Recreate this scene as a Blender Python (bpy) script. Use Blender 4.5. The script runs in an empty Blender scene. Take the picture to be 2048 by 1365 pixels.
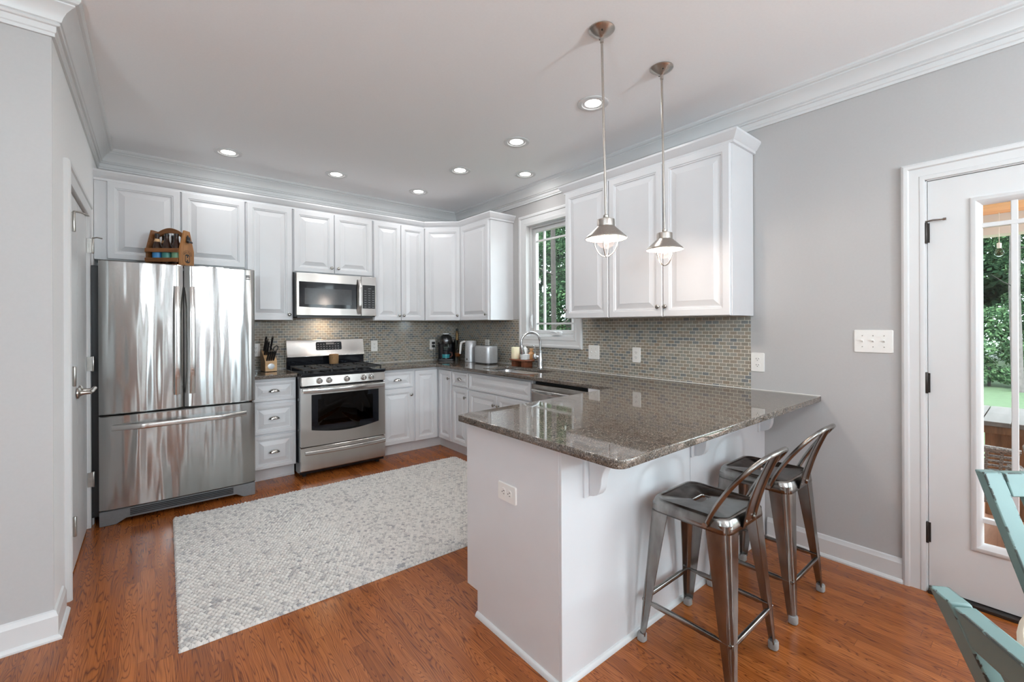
import bpy, bmesh, math, random
import numpy as np
from mathutils import Matrix, Vector

SC = bpy.context.scene
COL = SC.collection
PI = math.pi

# ------------------------------------------------------------------ camera, world, exposure
YAW, ROLL, FPX = 0.6874, -0.0041, 878.6
CAM = Vector((-2.984, -4.714, 1.333))
_f = Vector((math.sin(YAW), math.cos(YAW), 0)); _r = Vector((math.cos(YAW), -math.sin(YAW), 0)); _u = Vector((0, 0, 1))
_rr = _r * math.cos(ROLL) + _u * math.sin(ROLL); _uu = _u * math.cos(ROLL) - _r * math.sin(ROLL)
cd = bpy.data.cameras.new('camera'); cam = bpy.data.objects.new('camera', cd); COL.objects.link(cam)
cd.sensor_fit = 'HORIZONTAL'; cd.sensor_width = 36.0; cd.lens = FPX / 2048 * 36.0
cd.shift_x = 0.0; cd.shift_y = -32.25 / 2048; cd.clip_start = 0.05; cd.clip_end = 200
cam.matrix_world = Matrix(((_rr.x, _uu.x, -_f.x, CAM.x), (_rr.y, _uu.y, -_f.y, CAM.y), (_rr.z, _uu.z, -_f.z, CAM.z), (0, 0, 0, 1)))
SC.camera = cam

WORLD_STRENGTH = 8.0
CAN_W, PEND_W, FILL_CHAND_W, FILL_TORCH_W = 1.5, 5.2, 10.0, 66.0
w = bpy.data.worlds.new('sky'); SC.world = w; w.use_nodes = True
bg = w.node_tree.nodes['Background']; bg.inputs[0].default_value = (0.80, 0.91, 1.0, 1); bg.inputs[1].default_value = WORLD_STRENGTH
SC.view_settings.view_transform = 'Standard'; SC.view_settings.look = 'None'
SC.view_settings.gamma = 1.0; SC.view_settings.use_curve_mapping = False
SC.view_settings.exposure = 0.5
_sun = bpy.data.lights.new('sun', 'SUN'); _sun.energy = 3.5; _sun.angle = 0.05; _sun.color = (1.0, 0.95, 0.86)
_so = bpy.data.objects.new('sun', _sun); COL.objects.link(_so)
_so.rotation_euler = Vector((0.62, 0.12, -0.78)).to_track_quat('-Z', 'Y').to_euler(); _so['kind'] = 'structure'
SC.cycles.use_denoising = True
SC.cycles.max_bounces = 10; SC.cycles.diffuse_bounces = 6; SC.cycles.glossy_bounces = 5
SC.cycles.transparent_max_bounces = 16; SC.cycles.transmission_bounces = 6
SC.cycles.caustics_reflective = False; SC.cycles.caustics_refractive = False
SC.cycles.sample_clamp_indirect = 6.0

# ------------------------------------------------------------------ node helpers and materials
class NT:
    def __init__(s, name):
        s.m = bpy.data.materials.new(name); s.m.use_nodes = True
        s.t = s.m.node_tree; s.t.nodes.clear()
        s.out = s.n('ShaderNodeOutputMaterial')
    def n(s, typ, **kw):
        nd = s.t.nodes.new(typ)
        for k, v in kw.items(): setattr(nd, k, v)
        return nd
    def l(s, a, b): s.t.links.new(a, b)
    def val(s, sock, v):
        if hasattr(v, 'is_output'): s.l(v, sock)
        else: sock.default_value = v
    def math(s, op, a, b=0.0, c=0.0):
        nd = s.n('ShaderNodeMath', operation=op)
        s.val(nd.inputs[0], a); s.val(nd.inputs[1], b); s.val(nd.inputs[2], c)
        return nd.outputs[0]
    def ramp(s, fac, stops, interp='LINEAR'):
        nd = s.n('ShaderNodeValToRGB'); cr = nd.color_ramp; cr.interpolation = interp
        while len(cr.elements) < len(stops): cr.elements.new(0.5)
        for e, (p, c) in zip(cr.elements, stops):
            e.position = p; e.color = (*c, 1) if len(c) == 3 else c
        s.l(fac, nd.inputs[0]); return nd.outputs[0]
    def mix(s, fac, a, b, mode='MIX'):
        nd = s.n('ShaderNodeMix', data_type='RGBA', blend_type=mode)
        s.val(nd.inputs[0], fac)
        s.val(nd.inputs[6], (*a, 1) if isinstance(a, tuple) and len(a) == 3 else a)
        s.val(nd.inputs[7], (*b, 1) if isinstance(b, tuple) and len(b) == 3 else b)
        return nd.outputs[2]
    def coord(s, kind='Object'): return s.n('ShaderNodeTexCoord').outputs[kind]
    def mapping(s, v, scale=(1, 1, 1), loc=(0, 0, 0), rot=(0, 0, 0)):
        nd = s.n('ShaderNodeMapping'); s.l(v, nd.inputs[0])
        nd.inputs['Location'].default_value = loc; nd.inputs['Scale'].default_value = scale; nd.inputs['Rotation'].default_value = rot
        return nd.outputs[0]
    def noise(s, v, scale, detail=2.0, rough=0.5, dist=0.0):
        nd = s.n('ShaderNodeTexNoise'); s.l(v, nd.inputs['Vector'])
        nd.inputs['Scale'].default_value = scale; nd.inputs['Detail'].default_value = detail
        nd.inputs['Roughness'].default_value = rough; nd.inputs['Distortion'].default_value = dist
        return nd.outputs[0]
    def bump(s, h, strength=0.2, dist=0.01):
        nd = s.n('ShaderNodeBump'); s.l(h, nd.inputs['Height'])
        nd.inputs['Strength'].default_value = strength; nd.inputs['Distance'].default_value = dist
        return nd.outputs[0]
    def bsdf(s, color, rough=0.5, metal=0.0, normal=None, **kw):
        p = s.n('ShaderNodeBsdfPrincipled')
        s.val(p.inputs['Base Color'], (*color, 1) if isinstance(color, tuple) and len(color) == 3 else color)
        s.val(p.inputs['Roughness'], rough); s.val(p.inputs['Metallic'], metal)
        if normal is not None: s.l(normal, p.inputs['Normal'])
        for k, v in kw.items(): s.val(p.inputs[k.replace('_', ' ')], v)
        s.l(p.outputs[0], s.out.inputs[0]); s.p = p
        return s.m

def srgb(r, g, b):
    f = lambda c: ((c / 255 + 0.055) / 1.055) ** 2.4 if c > 10 else c / 255 / 12.92
    return (f(r), f(g), f(b))

def plain(name, color, rough=0.5, metal=0.0, nscale=60.0, var=0.06, bump=0.0, **kw):
    t = NT(name); v = t.coord(); nz = t.noise(v, nscale, 3.0)
    lo = tuple(c * (1 - var) for c in color); hi = tuple(min(1, c * (1 + var)) for c in color)
    col = t.ramp(nz, [(0.3, lo), (0.7, hi)])
    nm = t.bump(nz, bump, 0.002) if bump else None
    return t.bsdf(col, rough, metal, nm, **kw)

M = {}
M['cab'] = plain('white_cabinet_paint', srgb(219, 219, 221), 0.32, nscale=8, var=0.01)
M['trim'] = plain('white_trim_paint', srgb(217, 217, 217), 0.35, nscale=8, var=0.01)
M['walllit'] = plain('lit_wall_paint', srgb(236, 236, 236), 0.7, nscale=90, var=0.012, bump=0.04)  # pantry wall: wall paint lightened, its strong lighting put into the colour
M['wall'] = plain('light_grey_wall_paint', srgb(183, 181, 180), 0.75, nscale=90, var=0.012, bump=0.04)
M['ceil'] = plain('ceiling_paint', srgb(246, 246, 247), 0.85, nscale=90, var=0.01)
M['pen'] = plain('satin_white_panel', srgb(222, 222, 224), 0.3, nscale=8, var=0.01)
M['plate'] = plain('white_plastic', srgb(238, 236, 232), 0.3, var=0.01)
M['slot'] = plain('dark_slot', (0.02, 0.02, 0.02), 0.5)
M['nickel'] = plain('brushed_nickel', (0.50, 0.46, 0.42), 0.28, 1.0, nscale=200, var=0.08)
M['knob'] = plain('satin_knob_metal', (0.42, 0.40, 0.37), 0.25, 1.0)
M['pull'] = plain('polished_pull_metal', (0.72, 0.70, 0.67), 0.16, 1.0)
M['chrome'] = plain('faucet_steel', (0.60, 0.60, 0.61), 0.16, 1.0)
M['black'] = plain('black_plastic', (0.012, 0.012, 0.013), 0.35)
M['blackgloss'] = plain('black_enamel', (0.008, 0.009, 0.012), 0.06)
M['iron'] = plain('cast_iron', (0.016, 0.015, 0.015), 0.45, nscale=150, var=0.3, bump=0.2)
M['bronze'] = plain('dark_bronze', (0.05, 0.042, 0.038), 0.4, 0.8)
M['hinge'] = plain('satin_hinge_metal', (0.46, 0.44, 0.41), 0.3, 1.0)
M['greyplastic'] = plain('grey_plastic', (0.17, 0.17, 0.175), 0.45)
M['silver'] = plain('silver_shell', (0.62, 0.63, 0.65), 0.38, 0.55)
M['white'] = plain('glossy_white', (0.82, 0.82, 0.81), 0.3, var=0.01)
M['rubber'] = plain('clear_grey_rubber', (0.30, 0.29, 0.28), 0.4)
M['wax'] = plain('cream_wax', srgb(248, 234, 202), 0.4, var=0.02, Subsurface_Weight=0.3)
M['amber'] = plain('amber_plastic', srgb(206, 152, 104), 0.25)
M['terracotta'] = plain('terracotta', srgb(150, 70, 45), 0.5)

def brushed(name, color, rough, aniso=0.75, wave=0.0, axis='Z', big=(5.0, 5.0, 0.7)):
    t = NT(name); v = t.coord()
    brush = t.noise(t.mapping(v, (3, 3, 900)), 1.0, 3.0, 0.6)
    big = t.noise(t.mapping(v, big), 1.0, 1.5, 0.45)
    tg = t.n('ShaderNodeTangent', direction_type='RADIAL', axis=axis)
    col = t.ramp(brush, [(0.25, tuple(c * 0.93 for c in color)), (0.75, tuple(min(1, c * 1.05) for c in color))])
    nm = t.bump(big, 1.0, wave) if wave else None
    rg = t.math('ADD', t.math('MULTIPLY', brush, 0.08), rough - 0.04)
    return t.bsdf(col, rg, 1.0, nm, Anisotropic=aniso, Anisotropic_Rotation=0.25, Tangent=tg.outputs[0])
M['steel'] = brushed('brushed_stainless', (0.60, 0.575, 0.55), 0.24, 0.8, 0.004)
M['fridge'] = brushed('rippled_stainless', (0.45, 0.445, 0.435), 0.20, 0.85, 0.016, big=(9.0, 9.0, 0.9))
M['handle'] = brushed('stainless_handle', (0.64, 0.62, 0.60), 0.2, 0.5)
M['sink'] = brushed('sink_stainless', (0.62, 0.62, 0.63), 0.28, 0.3)

def clear_glass(name, tint=(1, 1, 1), ior=1.45, rough=0.0, gloss=1.0, opaque=0.0, body=(0.8, 0.8, 0.8)):
    t = NT(name)
    tr = t.n('ShaderNodeBsdfTransparent'); tr.inputs[0].default_value = (*tint, 1)
    gl = t.n('ShaderNodeBsdfGlossy'); gl.inputs['Roughness'].default_value = rough
    f0 = ((ior - 1) / (ior + 1)) ** 2
    lw = t.n('ShaderNodeLayerWeight'); lw.inputs[0].default_value = 0.5
    fr = t.math('MULTIPLY_ADD', t.math('POWER', lw.outputs['Facing'], 5.0), 1 - f0, f0)
    mx = t.n('ShaderNodeMixShader')
    t.l(t.math('MULTIPLY', fr, gloss), mx.inputs[0])
    src = tr.outputs[0]
    if opaque:
        df = t.n('ShaderNodeBsdfDiffuse'); df.inputs[0].default_value = (*body, 1)
        m2 = t.n('ShaderNodeMixShader'); m2.inputs[0].default_value = opaque
        t.l(tr.outputs[0], m2.inputs[1]); t.l(df.outputs[0], m2.inputs[2]); src = m2.outputs[0]
    t.l(src, mx.inputs[1]); t.l(gl.outputs[0], mx.inputs[2]); t.l(mx.outputs[0], t.out.inputs[0])
    return t.m
M['pane'] = clear_glass('window_glass', (0.97, 0.99, 0.98))
M['globe'] = clear_glass('seeded_globe_glass', (0.98, 0.95, 0.94), 1.5, 0.03, 1.0, 0.005, (0.9, 0.8, 0.8))
M['ovenglass'] = clear_glass('smoked_oven_glass', (0.10, 0.115, 0.11), 1.55, 0.02)
M['flask'] = clear_glass('bottle_glass', (0.93, 0.96, 0.95), 1.5)
M['oil'] = clear_glass('amber_liquid', (0.75, 0.30, 0.08), 1.4, 0.0, 1.0, 0.25, (0.6, 0.2, 0.04))
M['brownglass'] = plain('brown_bottle_glass', (0.035, 0.014, 0.008), 0.08)

def emit(name, color, strength):
    t = NT(name); e = t.n('ShaderNodeEmission'); e.inputs[0].default_value = (*color, 1); e.inputs[1].default_value = strength
    t.l(e.outputs[0], t.out.inputs[0]); return t.m
M['lens'] = emit('lit_downlight_lens', (1.0, 0.96, 0.90), 9.0)
M['bulb'] = emit('lit_pendant_bulb', (1.0, 0.86, 0.74), 9.0)

def oak_floor():
    t = NT('oak_strip_floor'); v = t.coord()
    sp = t.n('ShaderNodeSeparateXYZ'); t.l(v, sp.inputs[0]); X, Y = sp.outputs[0], sp.outputs[1]
    xs = t.math('DIVIDE', X, 0.0572); col = t.math('FLOOR', xs); fx = t.math('SUBTRACT', xs, col)
    wn = t.n('ShaderNodeTexWhiteNoise', noise_dimensions='1D'); t.l(col, wn.inputs['W'])
    ys = t.math('ADD', t.math('DIVIDE', Y, 0.85), t.math('MULTIPLY', wn.outputs[0], 9.0))
    row = t.math('FLOOR', ys); fy = t.math('SUBTRACT', ys, row)
    cb = t.n('ShaderNodeCombineXYZ'); t.l(col, cb.inputs[0]); t.l(row, cb.inputs[1])
    w2 = t.n('ShaderNodeTexWhiteNoise', noise_dimensions='2D'); t.l(cb.outputs[0], w2.inputs['Vector'])
    pid = w2.outputs[0]
    def gv(sx, sy, k):
        c = t.n('ShaderNodeCombineXYZ')
        t.l(t.math('ADD', t.math('MULTIPLY', X, sx), t.math('MULTIPLY', pid, k)), c.inputs[0])
        t.l(t.math('ADD', t.math('MULTIPLY', Y, sy), t.math('MULTIPLY', pid, k * 1.7)), c.inputs[1])
        t.l(t.math('MULTIPLY', pid, 13.0), c.inputs[2]); return c.outputs[0]
    n1 = t.noise(gv(15, 1.1, 40), 1.0, 2.0, 0.5, 0.25)
    rings = t.math('FRACT', t.math('MULTIPLY', n1, 34.0))
    line = t.math('POWER', t.math('ABSOLUTE', t.math('SUBTRACT', t.math('MULTIPLY', rings, 2.0), 1.0)), 3.6)
    fine = t.noise(gv(260, 5, 90), 1.0, 3.0, 0.65)
    base = t.ramp(pid, [(0.0, srgb(148, 80, 32)), (0.3, srgb(160, 88, 37)), (0.55, srgb(169, 95, 42)), (0.8, srgb(178, 103, 47)), (1.0, srgb(152, 83, 34))])
    dark = t.mix(1.0, base, srgb(122, 92, 76), 'MULTIPLY')
    c1 = t.mix(t.math('MULTIPLY', line, 0.85), base, dark)
    c2 = t.mix(t.math('MULTIPLY', t.ramp(fine, [(0.45, (0, 0, 0)), (0.75, (1, 1, 1))]), 0.45), c1, dark)
    ex = t.math('MINIMUM', fx, t.math('SUBTRACT', 1.0, fx)); ey = t.math('MINIMUM', fy, t.math('SUBTRACT', 1.0, fy))
    edge = t.math('MAXIMUM', t.math('LESS_THAN', ex, 0.013), t.math('LESS_THAN', ey, 0.0012))
    c3 = t.mix(t.math('MULTIPLY', edge, 0.45), c2, srgb(60, 28, 14))
    rg = t.math('ADD', t.math('MULTIPLY', fine, 0.10), 0.17)
    nm = t.bump(t.math('SUBTRACT', t.math('MULTIPLY', line, -0.3), t.math('MULTIPLY', edge, 1.0)), 0.12, 0.002)
    return t.bsdf(c3, rg, 0.0, nm, Specular_IOR_Level=0.5)
M['floor'] = oak_floor()

def wood(name, c0, c1, scale=1.0, rough=0.45, axis='X'):
    t = NT(name); v = t.coord()
    sc = {'X': (2 * scale, 22 * scale, 22 * scale), 'Y': (22 * scale, 2 * scale, 22 * scale), 'Z': (22 * scale, 22 * scale, 2 * scale)}[axis]
    n1 = t.noise(t.mapping(v, sc), 1.0, 3.0, 0.6, 0.6)
    n2 = t.noise(t.mapping(v, tuple(a * 9 for a in sc)), 1.0, 2.0, 0.6)
    f = t.math('ADD', t.math('MULTIPLY', n1, 0.75), t.math('MULTIPLY', n2, 0.25))
    return t.bsdf(t.ramp(f, [(0.32, c0), (0.68, c1)]), rough, 0.0, t.bump(f, 0.15, 0.002))
M['caddywood'] = wood('stained_caddy_wood', srgb(96, 58, 28), srgb(150, 96, 50), 1.6)
M['caddyend'] = wood('honey_pine', srgb(150, 98, 52), srgb(190, 134, 78), 1.6, axis='Z')
M['maple'] = wood('maple_block', srgb(205, 160, 112), srgb(228, 190, 146), 1.5)
M['walnut'] = wood('walnut_tray', srgb(104, 54, 34), srgb(146, 84, 54), 1.5, axis='Y')
M['patio'] = wood('weathered_patio_wood', srgb(84, 76, 71), srgb(104, 96, 91), 1.0)
M['patiobrown'] = wood('brown_patio_wood', srgb(96, 62, 38), srgb(150, 104, 70), 1.0, axis='Z')
M['deck'] = wood('deck_boards', srgb(150, 102, 78), srgb(190, 138, 110), 0.8)
M['porch'] = wood('pine_porch_ceiling', srgb(214, 150, 84), srgb(238, 180, 112), 0.6, axis='Y')
M['whitewash'] = wood('whitewashed_tabletop', srgb(196, 184, 164), srgb(226, 217, 200), 1.0)

def granite():
    t = NT('speckled_granite'); v = t.coord()
    vo = t.n('ShaderNodeTexVoronoi', feature='F1'); vo.inputs['Scale'].default_value = 320.0; vo.inputs['Randomness'].default_value = 1.0
    dv = t.n('ShaderNodeVectorMath', operation='ADD'); t.l(v, dv.inputs[0])
    nz = t.n('ShaderNodeTexNoise'); nz.inputs['Scale'].default_value = 90.0; t.l(v, nz.inputs['Vector'])
    sc = t.n('ShaderNodeVectorMath', operation='SCALE'); t.l(nz.outputs['Color'], sc.inputs[0]); sc.inputs['Scale'].default_value = 0.012
    t.l(sc.outputs[0], dv.inputs[1]); t.l(dv.outputs[0], vo.inputs['Vector'])
    sep = t.n('ShaderNodeSeparateColor'); t.l(vo.outputs['Color'], sep.inputs[0])
    c = t.ramp(sep.outputs[0], [(0.0, srgb(40, 38, 38)), (0.26, srgb(60, 55, 52)), (0.36, srgb(98, 86, 76)), (0.6, srgb(120, 106, 94)), (0.66, srgb(78, 72, 67)), (0.84, srgb(112, 106, 100)), (0.94, srgb(150, 143, 135)), (1.0, srgb(172, 166, 158))], 'LINEAR')
    big = t.noise(v, 30.0, 3.0)
    c = t.mix(0.22, c, t.ramp(big, [(0.35, srgb(50, 46, 44)), (0.65, srgb(140, 124, 108))]))
    return t.bsdf(c, 0.04, 0.0, None, Specular_IOR_Level=0.85)
M['granite'] = granite()

def tile(plane):
    t = NT('glass_mosaic_tile_' + plane); v = t.coord()
    sp = t.n('ShaderNodeSeparateXYZ'); t.l(v, sp.inputs[0])
    cb = t.n('ShaderNodeCombineXYZ'); t.l(sp.outputs[1 if plane == 'right' else 0], cb.inputs[0]); t.l(sp.outputs[2], cb.inputs[1])
    def brick(c1, c2, mo):
        b = t.n('ShaderNodeTexBrick'); t.l(cb.outputs[0], b.inputs['Vector'])
        b.offset = 0.5; b.inputs['Scale'].default_value = 1.0
        b.inputs['Brick Width'].default_value = 0.0475; b.inputs['Row Height'].default_value = 0.0238
        b.inputs['Mortar Size'].default_value = 0.0015; b.inputs['Mortar Smooth'].default_value = 0.15; b.inputs['Bias'].default_value = 0.0
        b.inputs['Color1'].default_value = (*c1, 1); b.inputs['Color2'].default_value = (*c2, 1); b.inputs['Mortar'].default_value = (*mo, 1)
        return b
    b = brick((0, 0, 0), (1, 1, 1), (0, 0, 0))
    tone = t.ramp(b.outputs['Color'], [(0.0, srgb(112, 116, 122)), (0.16, srgb(130, 133, 134)), (0.2, srgb(142, 136, 125)), (0.36, srgb(156, 143, 127)), (0.52, srgb(162, 156, 146)), (0.7, srgb(144, 145, 138)), (0.86, srgb(148, 131, 114)), (1.0, srgb(166, 158, 148))])
    nz = t.noise(t.mapping(v, (60, 60, 300)), 1.0, 2.0)
    tone = t.mix(0.25, tone, t.ramp(nz, [(0.3, srgb(90, 84, 76)), (0.7, srgb(150, 142, 132))]))
    c = t.mix(b.outputs['Fac'], tone, srgb(226, 219, 203))
    hb = t.math('SUBTRACT', t.math('MULTIPLY', t.noise(v, 70.0, 1.0), 0.5), b.outputs['Fac'])
    rg = t.math('ADD', t.math('MULTIPLY', b.outputs['Fac'], 0.5), 0.12)
    return t.bsdf(c, rg, 0.0, t.bump(hb, 0.25, 0.0015), Specular_IOR_Level=0.55)
M['tile_back'] = tile('back'); M['tile_right'] = tile('right')

def rug_mat():
    t = NT('braided_wool'); a = t.n('ShaderNodeAttribute', attribute_name='stitch')
    v = t.coord(); nz = t.noise(v, 260.0, 3.0, 0.7)
    f = t.math('ADD', t.math('MULTIPLY', a.outputs['Fac'], 0.8), t.math('MULTIPLY', nz, 0.35))
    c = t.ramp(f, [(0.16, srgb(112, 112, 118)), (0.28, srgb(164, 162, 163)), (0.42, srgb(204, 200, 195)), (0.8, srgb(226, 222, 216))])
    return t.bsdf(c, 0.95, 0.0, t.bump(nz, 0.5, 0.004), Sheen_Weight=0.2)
M['rug'] = rug_mat()

def stool_metal():
    t = NT('gunmetal_sheet'); v = t.coord()
    a = t.noise(t.mapping(v, (14, 14, 5)), 1.0, 4.0, 0.6); b = t.noise(t.mapping(v, (9, 9, 9)), 1.0, 2.0)
    c = t.ramp(a, [(0.3, (0.17, 0.155, 0.145)), (0.55, (0.30, 0.285, 0.27)), (0.75, (0.40, 0.385, 0.37))])
    c = t.mix(t.ramp(b, [(0.5, (0, 0, 0)), (0.75, (0.5, 0.5, 0.5))]), c, (0.27, 0.20, 0.15))
    return t.bsdf(c, t.math('ADD', t.math('MULTIPLY', a, 0.14), 0.16), 1.0, None)
M['stool'] = stool_metal()

def teal():
    t = NT('distressed_teal_paint'); v = t.coord()
    a = t.noise(v, 11.0, 5.0, 0.75, 1.0); b = t.noise(v, 5.0, 2.0); e = t.noise(v, 26.0, 4.0, 0.7)
    base = t.ramp(b, [(0.3, srgb(104, 129, 127)), (0.7, srgb(119, 146, 143))])
    bv = t.n('ShaderNodeBevel', samples=4); bv.inputs['Radius'].default_value = 0.004
    ge = t.n('ShaderNodeNewGeometry'); dt = t.n('ShaderNodeVectorMath', operation='DOT_PRODUCT')
    t.l(bv.outputs[0], dt.inputs[0]); t.l(ge.outputs['True Normal'], dt.inputs[1])
    edge = t.math('LESS_THAN', dt.outputs['Value'], 0.985)           # paint rubbed off along the corners
    worn = t.math('MULTIPLY', edge, t.math('GREATER_THAN', e, 0.53))
    worn = t.math('MAXIMUM', worn, t.math('GREATER_THAN', a, 0.715))
    c = t.mix(worn, base, srgb(40, 33, 28))
    return t.bsdf(c, 0.4, 0.0, t.bump(a, 0.05, 0.002))
M['teal'] = teal()

def wicker(name, c0, c1, s):
    t = NT(name); v = t.coord()
    wv = t.n('ShaderNodeTexWave', wave_type='BANDS', bands_direction='Z'); t.l(v, wv.inputs['Vector'])
    wv.inputs['Scale'].default_value = s; wv.inputs['Distortion'].default_value = 6.0; wv.inputs['Detail Scale'].default_value = 4.0
    nz = t.noise(v, s * 4, 3.0)
    f = t.math('MULTIPLY', t.math('ADD', wv.outputs['Fac'], nz), 0.5)
    return t.bsdf(t.ramp(f, [(0.25, c0), (0.65, c1)]), 0.7, 0.0, t.bump(f, 0.8, 0.004))
M['wicker'] = wicker('woven_straw', srgb(110, 76, 44), srgb(196, 156, 110), 60.0)
M['greywicker'] = wicker('grey_wicker', srgb(76, 71, 68), srgb(136, 130, 125), 25.0)

def leaf(name, c0, c1, c2):
    t = NT(name); oi = t.n('ShaderNodeAttribute', attribute_name='leafrand')
    c = t.ramp(oi.outputs['Fac'], [(0.0, c0), (0.5, c1), (1.0, c2)])
    d = t.n('ShaderNodeBsdfDiffuse'); t.l(c, d.inputs[0])
    tl = t.n('ShaderNodeBsdfTranslucent'); t.l(c, tl.inputs[0])
    mx = t.n('ShaderNodeMixShader'); mx.inputs[0].default_value = 0.3
    t.l(d.outputs[0], mx.inputs[1]); t.l(tl.outputs[0], mx.inputs[2]); t.l(mx.outputs[0], t.out.inputs[0])
    return t.m
M['leaf'] = leaf('green_leaves', srgb(30, 48, 34), srgb(50, 73, 51), srgb(88, 114, 79))
M['bark'] = plain('grey_bark', srgb(44, 38, 34), 0.9, nscale=14, var=0.3, bump=0.5)
M['bounceslab'] = plain('pale_bounce_slab', srgb(188, 182, 174), 0.8, nscale=20, var=0.06)
M['palebark'] = plain('pale_bark', srgb(86, 80, 77), 0.9, nscale=14, var=0.25, bump=0.4)
M['lawn'] = plain('mown_lawn', srgb(60, 78, 50), 0.9, nscale=9, var=0.2, bump=0.3)

# ------------------------------------------------------------------ mesh building
class MB:
    def __init__(s): s.v = []; s.f = []
    def add(s, vs, fs, Mx=None):
        o = len(s.v)
        if Mx is not None: vs = [tuple(Mx @ Vector(p)) for p in vs]
        s.v.extend([tuple(p) for p in vs]); s.f.extend([tuple(i + o for i in f) for f in fs]); return s
    def box(s, x0, x1, y0, y1, z0, z1, Mx=None):
        vs = [(x0, y0, z0), (x1, y0, z0), (x1, y1, z0), (x0, y1, z0), (x0, y0, z1), (x1, y0, z1), (x1, y1, z1), (x0, y1, z1)]
        return s.add(vs, [(0, 3, 2, 1), (4, 5, 6, 7), (0, 1, 5, 4), (1, 2, 6, 5), (2, 3, 7, 6), (3, 0, 4, 7)], Mx)
    def loft(s, loops, cap0=True, cap1=True, Mx=None, closed=True):
        n = len(loops[0]); vs = [p for lp in loops for p in lp]; fs = []
        for k in range(len(loops) - 1):
            for i in range(n if closed else n - 1):
                j = (i + 1) % n
                fs.append((k * n + i, k * n + j, (k + 1) * n + j, (k + 1) * n + i))
        if cap0: fs.append(tuple(range(n - 1, -1, -1)))
        if cap1: fs.append(tuple((len(loops) - 1) * n + i for i in range(n)))
        return s.add(vs, fs, Mx)
    def lathe(s, prof, c=(0, 0, 0), seg=32, axis='z', cap0=True, cap1=True, Mx=None, a0=0.0, sx=1.0):
        loops = []
        for r, h in prof:
            lp = []
            for i in range(seg):
                a = a0 + 2 * PI * i / seg; x, y = r * math.cos(a) * sx, r * math.sin(a)
                lp.append({'z': (c[0] + x, c[1] + y, c[2] + h), 'y': (c[0] + x, c[1] - h, c[2] + y), 'x': (c[0] + h, c[1] + x, c[2] + y)}[axis])
            loops.append(lp)
        return s.loft(loops, cap0, cap1, Mx)
    def tube(s, pts, r, seg=10, Mx=None, caps=True, closed=False):
        pts = [Vector(p) for p in pts]; n = len(pts)
        rs = r if isinstance(r, (list, tuple)) else [r] * n
        tans = []
        for i in range(n):
            if closed: d = pts[(i + 1) % n] - pts[(i - 1) % n]
            else: d = pts[min(i + 1, n - 1)] - pts[max(i - 1, 0)]
            tans.append(d.normalized())
        up = Vector((0, 0, 1)) if abs(tans[0].z) < 0.9 else Vector((1, 0, 0))
        nrm = (up - tans[0] * up.dot(tans[0])).normalized(); loops = []
        for i in range(n):
            nrm = (nrm - tans[i] * nrm.dot(tans[i])).normalized(); b = tans[i].cross(nrm)
            loops.append([tuple(pts[i] + (nrm * math.cos(2 * PI * k / seg) + b * math.sin(2 * PI * k / seg)) * rs[i]) for k in range(seg)])
        if closed: loops.append(loops[0])
        return s.loft(loops, caps and not closed, caps and not closed, Mx)
    def prism(s, poly, lo, hi, plane='xy', Mx=None):
        def P(a, b, h): return {'xy': (a, b, h), 'xz': (a, h, b), 'yz': (h, a, b)}[plane]
        return s.loft([[P(a, b, lo) for a, b in poly], [P(a, b, hi) for a, b in poly]], True, True, Mx)

MWD = {}
def mw(o): return MWD.get(o.name, Matrix.Identity(4))
def build(name, mb, mat, parent=None, bevel=0.0, smooth=35, seg=2, world=True):
    me = bpy.data.meshes.new(name)
    vs = mb.v
    if parent is not None and world:
        inv = mw(parent).inverted(); vs = [tuple(inv @ Vector(p)) for p in vs]
    me.from_pydata(vs, [], mb.f); me.validate(); me.update()
    bm = bmesh.new(); bm.from_mesh(me); bmesh.ops.recalc_face_normals(bm, faces=bm.faces); bm.to_mesh(me); bm.free()
    me.materials.append(M[mat] if isinstance(mat, str) else mat)
    if smooth:
        me.polygons.foreach_set('use_smooth', [True] * len(me.polygons)); me.set_sharp_from_angle(angle=math.radians(smooth))
    o = bpy.data.objects.new(name, me); COL.objects.link(o)
    if parent is not None: o.parent = parent; MWD[o.name] = mw(parent)
    if bevel:
        b = o.modifiers.new('bevel', 'BEVEL'); b.width = bevel; b.segments = seg; b.limit_method = 'ANGLE'; b.angle_limit = math.radians(40)
        b.harden_normals = False
    return o
def tag(o, label, cat, group=None):
    o['label'] = label; o['category'] = cat
    if group: o['group'] = group
    return o
def thing(name, label, cat, loc=(0, 0, 0), rotz=0.0, group=None):
    o = bpy.data.objects.new(name, None); COL.objects.link(o); o.empty_display_size = 0.05
    o.location = loc; o.rotation_euler = (0, 0, rotz)
    MWD[o.name] = Matrix.Translation(loc) @ Matrix.Rotation(rotz, 4, 'Z')
    return tag(o, label, cat, group)
def struct(name, mb, mat, parent=None, **kw):
    o = build(name, mb, mat, parent, **kw)
    if parent is None: o['kind'] = 'structure'
    return o
def dup(root, loc, label, rotz=None, group=None):
    c = root.copy(); COL.objects.link(c); c.location = loc
    if rotz is not None: c.rotation_euler = (0, 0, rotz)
    c['label'] = label
    if group: c['group'] = group
    MWD[c.name] = Matrix.Translation(loc) @ Matrix.Rotation(c.rotation_euler[2], 4, 'Z')
    for ch in list(root.children):
        d = ch.copy(); COL.objects.link(d); d.parent = c
        for g in list(ch.children):
            e = g.copy(); COL.objects.link(e); e.parent = d
    return c
def FR(x, y, ang, z=0.0):
    return Matrix.Translation((x, y, z)) @ Matrix.Rotation(ang, 4, 'Z')
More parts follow.
